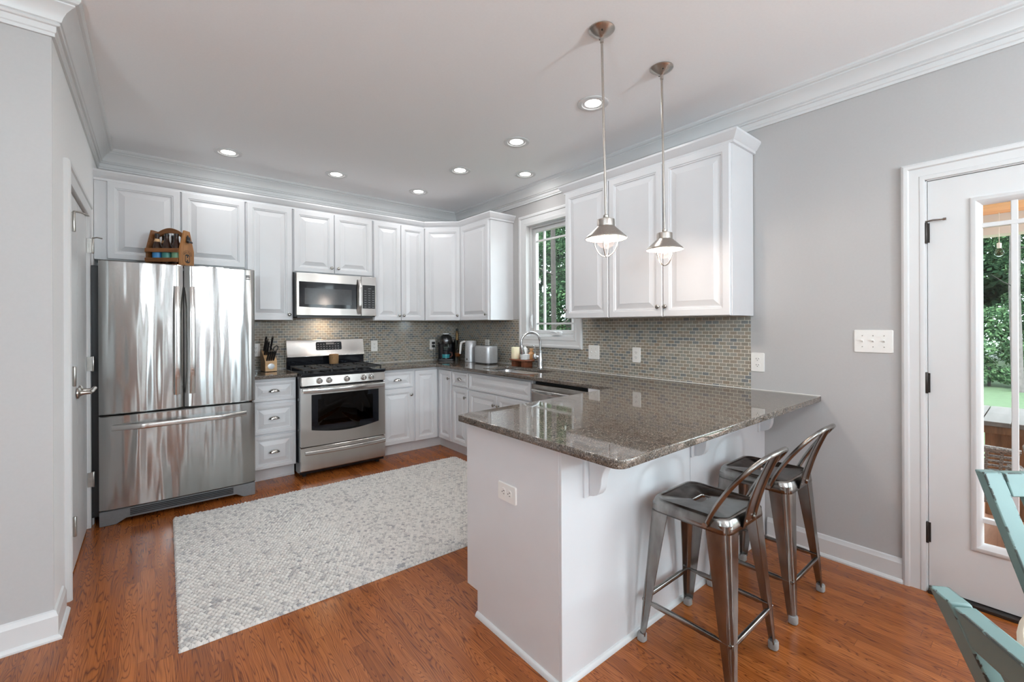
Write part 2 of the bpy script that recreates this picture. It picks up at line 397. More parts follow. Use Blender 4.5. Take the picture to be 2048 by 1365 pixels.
def rrect(w, h, r, n=6, cx=0.0, cy=0.0):
    pts = []
    for qx, qy, a in ((1, 1, 0), (-1, 1, 90), (-1, -1, 180), (1, -1, 270)):
        for k in range(n + 1):
            t = math.radians(a + 90 * k / n)
            pts.append((cx + qx * (w / 2 - r) + r * math.cos(t), cy + qy * (h / 2 - r) + r * math.sin(t)))
    return pts
def rect_layers(mb, w, h, layers, Mx=None):
    """concentric rectangles: (inset, y) in a frame where x is across, z up and -y faces out"""
    loops = [[(i, y, i), (w - i, y, i), (w - i, y, h - i), (i, y, h - i)] for i, y in layers]
    return mb.loft(loops, True, True, Mx)
def raised(mb, w, h, Mx, t=0.02, fw=0.058):
    fw = min(fw, min(w, h) * 0.26)
    q = min(0.036, min(w, h) * 0.5 - fw - 0.012)
    L = [(0, 0), (0, -t + 0.005), (0.004, -t), (fw - 0.016, -t), (fw - 0.012, -t + 0.004), (fw - 0.006, -t + 0.0045), (fw - 0.001, -t + 0.012), (fw + 0.007, -t + 0.012)]
    if q > 0.012: L += [(fw + 0.007 + q * 0.9, -t + 0.0022), (fw + 0.007 + q * 0.93, -t + 0.0002)]
    return rect_layers(mb, w, h, L, Mx)
def curve_plate(outer, holes, z0, z1, rb=0.003):
    """flat plate with holes and rounded edges as a mesh"""
    cu = bpy.data.curves.new('plate', 'CURVE'); cu.dimensions = '2D'; cu.fill_mode = 'BOTH'
    cu.extrude = (z1 - z0) / 2 - rb; cu.bevel_depth = rb; cu.bevel_resolution = 2; cu.offset = -rb
    for poly in [outer] + holes:
        sp = cu.splines.new('POLY'); sp.points.add(len(poly) - 1); sp.use_cyclic_u = True
        for p, (x, y) in zip(sp.points, poly): p.co = (x, y, 0, 1)
    o = bpy.data.objects.new('plate', cu); COL.objects.link(o)
    dg = bpy.context.evaluated_depsgraph_get(); me = bpy.data.meshes.new_from_object(o.evaluated_get(dg))
    mb = MB(); zc = (z0 + z1) / 2
    mb.add([(v.co.x, v.co.y, v.co.z + zc) for v in me.vertices], [tuple(p.vertices) for p in me.polygons])
    bpy.data.objects.remove(o); bpy.data.curves.remove(cu); bpy.data.meshes.remove(me)
    return mb
def text_mesh(txt, size, depth=0.0008):
    cu = bpy.data.curves.new('t', 'FONT'); cu.body = txt; cu.size = size; cu.extrude = depth; cu.align_x = 'CENTER'; cu.align_y = 'CENTER'
    o = bpy.data.objects.new('t', cu); COL.objects.link(o)
    dg = bpy.context.evaluated_depsgraph_get(); me = bpy.data.meshes.new_from_object(o.evaluated_get(dg))
    r = ([tuple(v.co) for v in me.vertices], [tuple(p.vertices) for p in me.polygons])
    bpy.data.objects.remove(o); bpy.data.curves.remove(cu); bpy.data.meshes.remove(me)
    return r
BACK, RIGHT, LEFT = 0.0, -PI / 2, PI / 2

# ------------------------------------------------------------------ room shell
H = 2.722; XL = -3.31; YG = -2.015; XW = -6.6; YS = -8.2
struct('floor', MB().box(XW, 0.14, YS - 0.14, 0.14, -0.06, 0.0), 'floor', smooth=0)
struct('ceiling', MB().box(XW - 0.14, 0.14, YS - 0.14, 0.14, H, H + 0.1), 'ceil', smooth=0)
struct('wall_back', MB().box(XL - 0.12, 0.14, 0.0, 0.14, 0, H), 'wall', smooth=0)
def wall_grid(mb, a0, a1, openings, put):
    """wall along one axis with openings (a,b,z0,z1); put(a,b,z0,z1) adds a box"""
    cur = a0
    for a, b, z0, z1 in sorted(openings):
        if a > cur: put(cur, a, 0, H)
        if z0 > 0: put(a, b, 0, z0)
        if z1 < H: put(a, b, z1, H)
        cur = b
    if cur < a1: put(cur, a1, 0, H)
WIN = (-1.985, -1.312, 1.205, 2.355)
DOOR = (-5.262, -4.33, 0.0, 2.045)
DIN = (-7.95, -5.6, 0.1, 2.3)
mb = MB(); wall_grid(mb, YS, 0.0, [WIN, DOOR, DIN], lambda a, b, z0, z1: mb.box(0, 0.14, a, b, z0, z1)); struct('wall_right', mb, 'wall', smooth=0)
PD = (-1.618, -0.70, 0.0, 2.06)
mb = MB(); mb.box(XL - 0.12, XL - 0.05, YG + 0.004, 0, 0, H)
wall_grid(mb, YG + 0.004, 0.0, [PD], lambda a, b, z0, z1: mb.box(XL - 0.05, XL, a, b, z0, z1)); struct('wall_left', mb, 'walllit', smooth=0)
struct('wall_near', MB().box(XW, XL - 0.12, YG, YG + 0.12, 0, H).box(XL - 0.12, XL, YG, YG + 0.004, 0, H), 'wall', smooth=0)
RW = [(-6.3, -4.3, 0.5, 2.3), (-2.95, -2.62, 0.15, 2.3), (-1.78, -1.5, 0.15, 2.3)]
mb = MB(); wall_grid(mb, XW, 0.14, RW, lambda a, b, z0, z1: mb.box(a, b, YS - 0.14, YS, z0, z1)); struct('wall_rear', mb, 'wall', smooth=0)
WW = []
mb = MB(); wall_grid(mb, YS, YG + 0.12, WW, lambda a, b, z0, z1: mb.box(XW - 0.14, XW, a, b, z0, z1)); struct('wall_west', mb, 'wall', smooth=0)

CROWN = [(0, -0.150), (0.011, -0.150), (0.011, -0.136), (0.016, -0.132), (0.016, -0.108), (0.026, -0.106), (0.030, -0.100), (0.026, -0.094), (0.034, -0.090), (0.040, -0.072), (0.052, -0.052), (0.070, -0.036), (0.080, -0.030), (0.080, -0.024), (0.092, -0.020), (0.1, -0.010), (0.1, 0.0), (0, 0)]
BASE = [(0, 0), (0.028, 0), (0.028, 0.008), (0.02, 0.018), (0.015, 0.02), (0.015, 0.098), (0.011, 0.106), (0.008, 0.118), (0, 0.122)]
def sweep(path, prof, zref, k=None):
    """profile swept along a 2D path; outward is to the left of travel; k picks a single segment"""
    n = len(path); P = [Vector((p[0], p[1])) for p in path]; offs = []
    for i in range(n):
        ns = []
        if i > 0: d = (P[i] - P[i - 1]).normalized(); ns.append(Vector((-d.y, d.x)))
        if i < n - 1: d = (P[i + 1] - P[i]).normalized(); ns.append(Vector((-d.y, d.x)))
        if len(ns) == 1: offs.append(ns[0])
        else:
            m = (ns[0] + ns[1]).normalized(); offs.append(m / m.dot(ns[0]))
    idx = range(n) if k is None else (k, k + 1)
    mb = MB()
    mb.loft([[(P[i].x + offs[i].x * o, P[i].y + offs[i].y * o, zref + z) for o, z in prof] for i in idx])
    return mb
cpath = [(0, YS), (0, 0), (XL, 0), (XL, YG), (XW, YG)]
for k, nm in enumerate(('trim_1', 'trim_2', 'trim_3', 'trim_4')):
    struct(nm, sweep(cpath, CROWN, H, k), 'trim', smooth=22)
struct('baseboard_right', sweep([(0, -4.243), (0, -3.60)], BASE, 0), 'trim', smooth=25)
struct('baseboard_rear', sweep([(0, YS), (0, -5.36)], BASE, 0), 'trim', smooth=25)
bpth = [(XL, -1.79), (XL, YG), (XW, YG)]
struct('baseboard_left', sweep(bpth, BASE, 0, 0), 'trim', smooth=25)
struct('baseboard_near', sweep(bpth, BASE, 0, 1), 'trim', smooth=25)

CASE = [(0.0, 0.0), (0.0, 0.013), (0.008, 0.016), (0.018, 0.016), (0.022, 0.013), (0.058, 0.017), (0.064, 0.024), (0.078, 0.026), (0.086, 0.022), (0.09, 0.016), (0.09, 0.0)]
def casing(mb, a0, a1, z0, z1, put, scale=1.0, closed=True):
    loops = []
    for d, o in CASE:
        d *= scale
        if closed: lp = [(a0 - d, z0 - d), (a1 + d, z0 - d), (a1 + d, z1 + d), (a0 - d, z1 + d)]
        else: lp = [(a0 - d, 0), (a0 - d, z1 + d), (a1 + d, z1 + d), (a1 + d, 0)]
        loops.append([put(a, z, o) for a, z in lp])
    mb.loft(loops, False, False, None, closed)
onR = lambda a, z, o: (-o, a, z)
onL = lambda a, z, o: (XL + o, a, z)

# kitchen window
def window_right(name, y0, y1, z0, z1, depth, grille, crank=False):
    mb = MB(); casing(mb, y0, y1, z0, z1, onR, 1.08)
    root = struct(name, mb, 'trim', smooth=25)
    j = MB(); e = 0.012
    j.box(-0.012, 0.14, y0, y0 + e, z0, z1).box(-0.012, 0.14, y1 - e, y1, z0, z1).box(-0.012, 0.14, y0 + e, y1 - e, z0, z0 + e).box(-0.012, 0.14, y0 + e, y1 - e, z1 - e, z1)
    struct('jamb', j, 'trim', root)
    a0, a1, b0, b1 = y0 + e, y1 - e, z0 + e, z1 - e
    def ring(w, xa, xb, a0, a1, b0, b1, wb=None):
        wb = wb or w
        return MB().box(xa, xb, a0, a0 + w, b0, b1).box(xa, xb, a1 - w, a1, b0, b1).box(xa, xb, a0 + w, a1 - w, b0, b0 + wb).box(xa, xb, a0 + w, a1 - w, b1 - w, b1)
    struct('frame', ring(0.02, depth - 0.03, 0.12, a0, a1, b0, b1, 0.022), 'trim', root, bevel=0.003)
    a0 += 0.022; a1 -= 0.022; b0 += 0.024; b1 -= 0.022
    struct('sash', ring(0.04, depth - 0.008, depth + 0.035, a0, a1, b0, b1), 'trim', root, bevel=0.004)
    g = (a0 + 0.04, a1 - 0.04, b0 + 0.04, b1 - 0.04)
    struct('pane', MB().box(depth + 0.012, depth + 0.018, g[0] - 0.004, g[1] + 0.004, g[2] - 0.004, g[3] + 0.004), 'pane', root, smooth=0)
    gm = MB()
    for y in grille[0]: gm.box(depth + 0.004, depth + 0.026, y - 0.009, y + 0.009, g[2], g[3])
    for z in grille[1]: gm.box(depth + 0.0035, depth + 0.0265, g[0], g[1], z - 0.009, z + 0.009)
    struct('grille', gm, 'trim', root)
    if crank:
        c = MB(); yc = (y0 + y1) / 2 - 0.06
        c.loft([[(depth - 0.03 - d, yc + y * s, z0 + 0.045 + z * s) for y, z in rrect(0.15, 0.04, 0.018)] for d, s in ((0, 1.0), (0.012, 1.0), (0.024, 0.8))])
        c.tube([(depth - 0.05, yc - 0.02, z0 + 0.05), (depth - 0.062, yc + 0.02, z0 + 0.062), (depth - 0.062, yc + 0.06, z0 + 0.058)], 0.006)
        struct('crank_handle', c, 'trim', root)
        lk = MB().box(depth - 0.04, depth - 0.02, y1 - 0.045, y1 - 0.03, 1.30, 1.44).tube([(depth - 0.04, y1 - 0.04, 1.33), (depth - 0.055, y1 - 0.045, 1.38), (depth - 0.05, y1 - 0.045, 1.43)], 0.006)
        struct('latch', lk, 'trim', root, bevel=0.003)
    return root
window_right('window_1', *WIN, 0.075, ((-1.493, -1.873), (1.345, 2.19)), True)
window_right('window_2', *DIN, 0.075, ((-6.65,), (1.2,)))
def window_flat(name, a0, a1, z0, z1, plane):
    mb = MB(); P = (lambda a, z, o: (a, YS + o, z)) if plane == 'rear' else (lambda a, z, o: (XW + o, a, z))
    casing(mb, a0, a1, z0, z1, P, 1.05); root = struct(name, mb, 'trim', smooth=25)
    def bx(m, a, b, za, zb, d0, d1):
        return m.box(a, b, YS - d1, YS - d0, za, zb) if plane == 'rear' else m.box(XW - d1, XW - d0, a, b, za, zb)
    f = MB(); am = (a0 + a1) / 2; zm = (z0 + z1) / 2
    for a, b, za, zb in ((a0, a0 + 0.05, z0, z1), (a1 - 0.05, a1, z0, z1), (a0, a1, z0, z0 + 0.05), (a0, a1, z1 - 0.05, z1), (am - 0.04, am + 0.04, z0, z1), (a0, a1, zm - 0.025, zm + 0.025)): bx(f, a, b, za, zb, 0.05, 0.1)
    struct('sash', f, 'trim', root); g = MB(); bx(g, a0 + 0.03, a1 - 0.03, z0 + 0.03, z1 - 0.03, 0.072, 0.078); struct('pane', g, 'pane', root, smooth=0)
    return root
window_flat('window_3', *RW[0], 'rear'); window_flat('window_4', *RW[1], 'rear'); window_flat('window_5', *RW[2], 'rear')
def portal(name, loc, rot, sx, sy):
    L = bpy.data.lights.new(name, 'AREA'); L.shape = 'RECTANGLE'; L.size = sx; L.size_y = sy; L.cycles.is_portal = True
    o = bpy.data.objects.new(name, L); COL.objects.link(o); o.location = loc; o.rotation_euler = rot; o['kind'] = 'structure'
for nm, (a, b, z0, z1) in (('kitchen', WIN), ('door', DOOR), ('dining', DIN)):
    portal('daylight_' + nm, (0.15, (a + b) / 2, (z0 + z1) / 2), (0, PI / 2, 0), z1 - z0, b - a)
for a, b, z0, z1 in RW: portal('daylight_rear', ((a + b) / 2, YS - 0.15, (z0 + z1) / 2), (PI / 2, 0, 0), b - a, z1 - z0)
for a, b, z0, z1 in WW: portal('daylight_west', (XW - 0.15, (a + b) / 2, (z0 + z1) / 2), (0, -PI / 2, 0), z1 - z0, b - a)

# glazed door to the porch
y0, y1, _, z1 = DOOR
mb = MB(); casing(mb, y0, y1, 0, z1, onR, 1.0, False); d1 = struct('door_1', mb, 'trim', smooth=25)
struct('jamb', MB().box(0.0, 0.14, y0, y0 + 0.006, 0, z1).box(0.0, 0.14, y1 - 0.006, y1, 0, z1).box(0.0, 0.14, y0, y1, z1 - 0.005, z1), 'trim', d1)
LY0, LY1, LZ0, LZ1 = -5.118, -4.503, 0.282, 1.905     # lite opening
s0, s1, sz0, sz1 = y0 + 0.009, y1 - 0.008, 0.022, z1 - 0.008
sl = MB(); xa, xb = 0.004, 0.046
sl.box(xa, xb, s0, LY0, sz0, sz1).box(xa, xb, LY1, s1, sz0, sz1).box(xa, xb, LY0, LY1, sz0, LZ0).box(xa, xb, LY0, LY1, LZ1, sz1)
struct('slab', sl, 'trim', d1)
fr = MB(); prof = [(0.018, 0.004), (0.018, -0.004), (0.012, -0.008), (0.0, -0.009), (-0.008, -0.004), (-0.018, 0.008), (-0.022, 0.022)]
fr.loft([[(o, LY0 - d, LZ0 - d), (o, LY1 + d, LZ0 - d), (o, LY1 + d, LZ1 + d), (o, LY0 - d, LZ1 + d)] for d, o in prof], False, False)
struct('lite_frame', fr, 'trim', d1, smooth=30)
struct('pane', MB().box(0.022, 0.028, LY0 + 0.005, LY1 - 0.005, LZ0 + 0.005, LZ1 - 0.005), 'pane', d1, smooth=0)
gm = MB()
for y in (-4.622, -5.0): gm.box(0.012, 0.038, y - 0.011, y + 0.011, LZ0 + 0.01, LZ1 - 0.01)
for z in (1.788, 0.41): gm.box(0.0115, 0.0385, LY0 + 0.01, LY1 - 0.01, z - 0.011, z + 0.011)
struct('muntins', gm, 'trim', d1, bevel=0.003)
struct('threshold', MB().box(-0.03, 0.14, y0 + 0.006, y1 - 0.006, 0.0, 0.018), 'bronze', d1, bevel=0.004)
for zc in (1.781, 1.037, 0.295):
    hm = MB().lathe([(0.007, -0.052), (0.008, -0.05), (0.008, 0.05), (0.007, 0.052)], (-0.006, y1 - 0.002, zc), 12).box(-0.003, 0.003, y1 - 0.016, y1 + 0.012, zc - 0.048, zc + 0.048)
    struct('hinge', hm, 'bronze', d1)
struct('door_stop', MB().tube([(-0.008, y1 - 0.002, 1.838), (-0.012, y1 - 0.03, 1.841), (-0.014, y1 - 0.066, 1.838)], 0.004).lathe([(0.007, 0), (0.007, 0.012)], (-0.014, y1 - 0.064, 1.838), 10, 'y'), 'knob', d1)
hk = MB().lathe([(0.03, 0), (0.03, 0.006), (0.012, 0.01), (0.012, 0.045), (0.027, 0.055), (0.03, 0.07), (0.02, 0.085)], (0.004, s0 + 0.07, 0.96), 20, 'x', Mx=Matrix.Translation((0.008, 0, 0)) @ Matrix.Scale(-1, 4, (1, 0, 0)))
struct('door_handle', hk, 'bronze', d1)

# pantry double door in the left wall
y0, y1, _, z1 = PD
mb = MB(); casing(mb, y0, y1, 0, z1, onL, 1.0, False); d2 = struct('door_2', mb, 'trim', smooth=25)
ym = (y0 + y1) / 2
def panel_slab(a, b):
    m = MB(); wd = b - a - 0.006; hh = z1 - 0.022
    Mx = FR(XL - 0.036, a + 0.003, LEFT, 0.012)
    t = 0.032; st = 0.09
    # slab built of stiles and rails round two raised panels
    m.box(0, st, -t, 0, 0, hh, Mx).box(wd - st, wd, -t, 0, 0, hh, Mx)
    for za, zb in ((0, 0.22), (0.82, 1.02), (hh - 0.12, hh)): m.box(st, wd - st, -t, 0, za, zb, Mx)
    for za, zb in ((0.22, 0.82), (1.02, hh - 0.12)):
        rect_layers(m, wd - 2 * st, zb - za, [(0, -t), (0.012, -t + 0.014), (0.02, -t + 0.014), (0.045, -t + 0.004)], Mx @ Matrix.Translation((st, 0, za)))
    return m
for a, b in ((y0, ym), (ym, y1)):
    struct('door_leaf', panel_slab(a, b), 'trim', d2)
for yy, zs in ((y0, (1.86, 1.083, 0.33)), (y1, (1.868, 1.086, 0.32))):
    for zc in zs:
        struct('hinge', MB().lathe([(0.006, -0.05), (0.0075, -0.047), (0.0075, 0.047), (0.006, 0.05)], (XL + 0.027, yy, zc), 12).box(XL - 0.002, XL + 0.026, yy - 0.006, yy + 0.006, zc - 0.047, zc + 0.047), 'hinge', d2)
    struct('door_stop', MB().tube([(XL + 0.027, yy, zs[0] + 0.052), (XL + 0.05, yy + (0.03 if yy == y0 else -0.02), zs[0] + 0.056), (XL + 0.075, yy + (0.05 if yy == y0 else -0.03), zs[0] + 0.05)], 0.0045), 'hinge', d2)
for yy in (ym - 0.06, ym + 0.06):
    s = 1
    lv = MB().lathe([(0.032, 0), (0.031, 0.006), (0.016, 0.014), (0.011, 0.03), (0.011, 0.055)], (XL, yy, 0.955), 20, 'x')
    lv.tube([(XL + 0.05, yy, 0.955), (XL + 0.056, yy + s * 0.03, 0.957), (XL + 0.055, yy + s * 0.10, 0.955)], [0.010, 0.011, 0.012], 12)
    struct('door_lever', lv, 'nickel', d2)

# ------------------------------------------------------------------ tiled splashbacks (part of the walls)
ZT, ZC, ZU = 1.39, 0.914, 1.385
o = struct('wall_tile_back', MB().box(-2.345, -0.006, -0.006, 0.0, 0.90, 1.45), 'tile_back', smooth=0)
mb = MB(); c0, c1, cz = WIN[0] - 0.097, WIN[1] + 0.097, WIN[2] - 0.097
mb.box(-0.006, 0, c1, 0.0, 0.9, ZT).box(-0.006, 0, c0, c1, 0.9, cz).box(-0.006, 0, -3.503, c0, 0.9, ZT)
struct('wall_tile_right', mb, 'tile_right', smooth=0)
struct('trim_5', MB().box(-2.345, -0.006, -0.011, -0.006, 0.9145, 0.918).box(-0.011, -0.006, -3.885, 0, 0.9145, 0.918), 'plate', smooth=0)

# ------------------------------------------------------------------ cabinets
def knob(parent, Mx, x, z, t=0.02):
    m = MB().lathe([(0.0075, 0), (0.0055, 0.004), (0.005, 0.012), (0.010, 0.016), (0.0145, 0.020), (0.0150, 0.024), (0.011, 0.028), (0.004, 0.0295)], (0, 0, 0), 20, 'y', Mx=Mx @ Matrix.Translation((x, -t, z)))
    return build('knob', m, 'knob', parent)
def cup_pull(parent, Mx, x, z, t=0.02):
    m = MB(); loops = []
    for i in range(9):
        ph = (PI / 2) * i / 8; lp = []
        for k in range(17):
            th = PI * k / 16
            lp.append((0.046 * math.cos(th) * math.cos(ph * 0.96), -0.026 * math.sin(ph), 0.028 * math.sin(th) * (0.25 + 0.75 * math.cos(ph * 0.96)) - 0.012))
        loops.append(lp)
    m.loft(loops, False, False, Mx @ Matrix.Translation((x, -t, z)), closed=False)
    m.box(-0.046, 0.046, -0.002, 0, -0.014, -0.009, Mx @ Matrix.Translation((x, -t, z)))
    o = build('cup_pull', m, 'pull', parent, smooth=60)
    sd = o.modifiers.new('thick', 'SOLIDIFY'); sd.thickness = 0.0015
    return o
def front(parent, name, x0, y0, ang, za, zb, wid, kn=None, pull=None, fw=0.058):
    Mx = FR(x0, y0, ang, za); m = MB(); raised(m, wid, zb - za, Mx, fw=fw)
    o = build(name, m, 'cab', parent, smooth=7)
    if kn: knob(o, Mx, kn[0], kn[1] - za)
    if pull: cup_pull(o, Mx, pull[0], pull[1] - za)
    return o
FB, FRX = -0.27, -0.301          # carcass faces of the wall cabinets (back wall, right wall)
ZD = 2.416
# --- wall cabinets on the back wall
t = thing('wall_cabinet', 'short two-door white cabinet above the refrigerator', 'cabinet', (-2.83, -0.02, 1.83))
build('body', MB().box(-3.308, -2.346, FB, -0.008, 1.832, 2.43), 'cab', t)
for a, b in ((-3.236, -2.803), (-2.793, -2.353)): front(t, 'door', a, FB, BACK, 1.838, ZD, b - a)
t = thing('wall_cabinet', 'tall narrow single-door white wall cabinet between refrigerator and microwave', 'cabinet', (-2.15, -0.02, ZU))
build('body', MB().box(-2.344, -1.969, FB, -0.008, ZU, 2.43), 'cab', t)
front(t, 'door', -2.337, FB, BACK, ZU, ZD, 0.360, (0.36 - 0.028, 1.436))
t = thing('wall_cabinet', 'short two-door white cabinet directly above the microwave', 'cabinet', (-1.6, -0.02, 1.83))
build('body', MB().box(-1.967, -1.206, FB, -0.008, 1.834, 2.43), 'cab', t)
front(t, 'door', -1.960, FB, BACK, 1.840, ZD, 0.361, (0.361 - 0.028, 1.892)); front(t, 'door', -1.593, FB, BACK, 1.840, ZD, 0.376, (0.030, 1.892))
t = thing('wall_cabinet', 'tall two-door white wall cabinet right of the microwave', 'cabinet', (-0.9, -0.02, ZU))
build('body', MB().box(-1.204, -0.612, FB, -0.008, ZU, 2.43), 'cab', t)
front(t, 'door', -1.198, FB, BACK, ZU, ZD, 0.298, (0.298 - 0.022, 1.44)); front(t, 'door', -0.895, FB, BACK, ZU, ZD, 0.278, (0.022, 1.44))
t = thing('wall_cabinet', 'diagonal single-door white wall cabinet in the room corner', 'cabinet', (-0.2, -0.2, ZU))
build('body', MB().prism([(-0.611, -0.008), (-0.611, FB), (FRX, -0.551), (-0.008, -0.551), (-0.008, -0.008)], ZU, 2.43), 'cab', t)
da = math.atan2(-0.551 - FB, FRX + 0.611); dl = math.hypot(0.551 + FB, FRX + 0.611)
front(t, 'door', -0.611 + 0.014 * math.cos(da), FB + 0.014 * math.sin(da), da, ZU, ZD, dl - 0.02, (dl - 0.05, 1.442))
t = thing('wall_cabinet', 'single-door white wall cabinet left of the sink window', 'cabinet', (-0.15, -0.8, ZU))
build('body', MB().box(FRX, -0.001, -1.104, -0.553, ZU, 2.43), 'cab', t)
front(t, 'door', FRX, -0.563, RIGHT, ZU, ZD, 0.522, (0.496, 1.444))
# --- wall cabinets on the right wall
t = thing('wall_cabinet', 'single-door white wall cabinet right of the sink window', 'cabinet', (-0.15, -2.39, ZU))
build('body', MB().box(FRX, -0.008, -2.616, -2.165, ZU, 2.43), 'cab', t)
front(t, 'door', FRX, -2.171, RIGHT, ZU, ZD, 0.441, (0.012, 1.455))
t = thing('wall_cabinet', 'wide two-door white wall cabinet behind the pendant lights', 'cabinet', (-0.15, -3.07, ZU))
build('body', MB().box(FRX, -0.008, -3.523, -2.617, ZU, 2.43), 'cab', t)
front(t, 'door', FRX, -2.621, RIGHT, ZU, ZD, 0.445, (0.42, 1.452)); front(t, 'door', FRX, -3.074, RIGHT, ZU, ZD, 0.442, (0.022, 1.452))
CORN = [(0, 2.415), (0.012, 2.417), (0.014, 2.432), (0.022, 2.438), (0.034, 2.456), (0.042, 2.468), (0.046, 2.474), (0.046, 2.487), (0, 2.487)]
cp = [(-0.001, -1.106), (FRX, -1.106), (FRX, -0.552), (-0.612, FB), (-3.31, FB)]
m = MB()
mb = sweep(cp[::-1], [(-o, z) for o, z in CORN], 0)
mb.prism([(-3.309, FB), (-0.612, FB), (FRX, -0.552), (FRX, -1.106), (-0.001, -1.106), (-0.001, -0.552), (-0.012, -0.012), (-3.309, -0.012)], 2.431, 2.44)
tag(build('cabinet_moulding', mb, 'cab', smooth=25), 'white crown strip along the tops of the back and corner cabinets', 'moulding')
mb = sweep([(-0.001, -3.524), (FRX, -3.524), (FRX, -2.164), (-0.001, -2.164)], [(o, z) for o, z in CORN], 0)
mb = sweep([(-0.001, -2.164), (FRX, -2.164), (FRX, -3.524), (-0.001, -3.524)], [(-o, z) for o, z in CORN], 0)
mb.box(FRX, -0.001, -3.523, -2.165, 2.431, 2.44)
tag(build('cabinet_moulding', mb, 'cab', smooth=25), 'white crown strip on top of the cabinets behind the pendant lights', 'moulding')

# --- base cabinets
FBB, FRB = -0.48, -0.55
ZB0, ZB1 = 0.112, 0.883
t = thing('base_cabinet', 'white three-drawer base cabinet between refrigerator and range', 'cabinet', (-2.15, -0.25, 0))
build('body', MB().box(-2.344, -1.995, FBB, -0.01, ZB0, ZB1), 'cab', t)
build('toe_kick', MB().box(-2.344, -1.995, -0.415, -0.40, 0, ZB0).box(-2.344, -1.995, -0.42, -0.4, 0, 0.016), 'cab', t)
for za, zb, zp in ((0.688, 0.86, 0.778), (0.41, 0.664, 0.545), (0.114, 0.396, 0.257)):
    front(t, 'drawer', -2.336, FBB, BACK, za, zb, 0.338, None, (0.165, zp), 0.036 if zb - za < 0.2 else 0.045)
t = thing('base_cabinet', 'white base cabinet right of the range with one drawer over a door', 'cabinet', (-1.03, -0.25, 0))
build('body', MB().box(-1.222, -0.852, FBB, -0.01, ZB0, ZB1), 'cab', t)
build('toe_kick', MB().box(-1.222, -0.852, -0.415, -0.40, 0, ZB0), 'cab', t)
front(t, 'drawer', -1.212, FBB, BACK, 0.692, 0.857, 0.344, None, (0.172, 0.776), 0.036)
front(t, 'door', -1.212, FBB, BACK, 0.118, 0.68, 0.344, (0.318, 0.612))
t = thing('base_cabinet', 'white corner base cabinet with two doors meeting at right angles', 'cabinet', (-0.5, -0.4, 0))
build('body', MB().prism([(-0.851, -0.01), (-0.851, FBB), (FRB, FBB), (FRB, -0.772), (-0.01, -0.772), (-0.01, -0.01)], ZB0, ZB1), 'cab', t)
build('toe_kick', MB().prism([(-0.851, -0.40), (-0.851, -0.415), (-0.497, -0.415), (-0.497, -0.772), (-0.482, -0.772), (-0.482, -0.40)], 0, ZB0), 'cab', t)
front(t, 'door', -0.843, FBB, BACK, 0.114, 0.857, 0.262)
front(t, 'door', FRB, FBB - 0.025, RIGHT, 0.114, 0.857, 0.254, (0.226, 0.772))
t = thing('base_cabinet', 'narrow white base cabinet left of the sink front with drawer over door', 'cabinet', (-0.3, -0.93, 0))
build('body', MB().box(FRB, -0.01, -1.082, -0.774, ZB0, ZB1), 'cab', t)
build('toe_kick', MB().box(-0.497, -0.482, -1.082, -0.774, 0, ZB0), 'cab', t)
front(t, 'drawer', FRB, -0.786, RIGHT, 0.71, 0.854, 0.286, None, (0.143, 0.784), 0.034)
front(t, 'door', FRB, -0.786, RIGHT, 0.116, 0.695, 0.286, (0.258, 0.61))
t = thing('sink_cabinet', 'wide white sink base with false drawer front over two doors', 'cabinet', (-0.3, -1.55, 0))
build('body', MB().box(FRB, FRB + 0.02, -2.02, -1.084, ZB0, ZB1).box(FRB + 0.02, -0.01, -1.102, -1.084, ZB0, ZB1).box(FRB + 0.02, -0.01, -2.02, -2.002, ZB0, ZB1).box(FRB + 0.02, -0.01, -2.0, -1.1, ZB0, ZB0 + 0.018), 'cab', t)
build('toe_kick', MB().box(-0.497, -0.482, -2.02, -1.084, 0, ZB0), 'cab', t)
front(t, 'false_front', FRB, -1.094, RIGHT, 0.702, 0.862, 0.914, None, None, 0.036)
front(t, 'door', FRB, -1.094, RIGHT, 0.116, 0.688, 0.453, (0.425, 0.60)); front(t, 'door', FRB, -1.554, RIGHT, 0.116, 0.688, 0.453, (0.028, 0.60))
# dishwasher
t = thing('dishwasher', 'stainless dishwasher under the counter right of the sink', 'dishwasher', (-0.3, -2.33, 0))
build('tub', MB().box(-0.53, -0.02, -2.64, -2.03, 0.02, 0.865), 'black', t)
build('door_panel', MB().box(-0.578, -0.531, -2.638, -2.028, 0.12, 0.852), 'steel', t, bevel=0.006)
m = MB(); ys = [-2.06 - 0.545 * k / 12 for k in range(13)]
m.loft([[(-0.60 - 0.028 * math.sin(PI * k / 12) + a, y, 0.80 + b) for a, b in rrect(0.014, 0.034, 0.006, 3)] for k, y in enumerate(ys)])
m.box(-0.60, -0.578, -2.075, -2.06, 0.788, 0.812).box(-0.60, -0.578, -2.605, -2.59, 0.788, 0.812)
build('handle', m, 'handle', t)
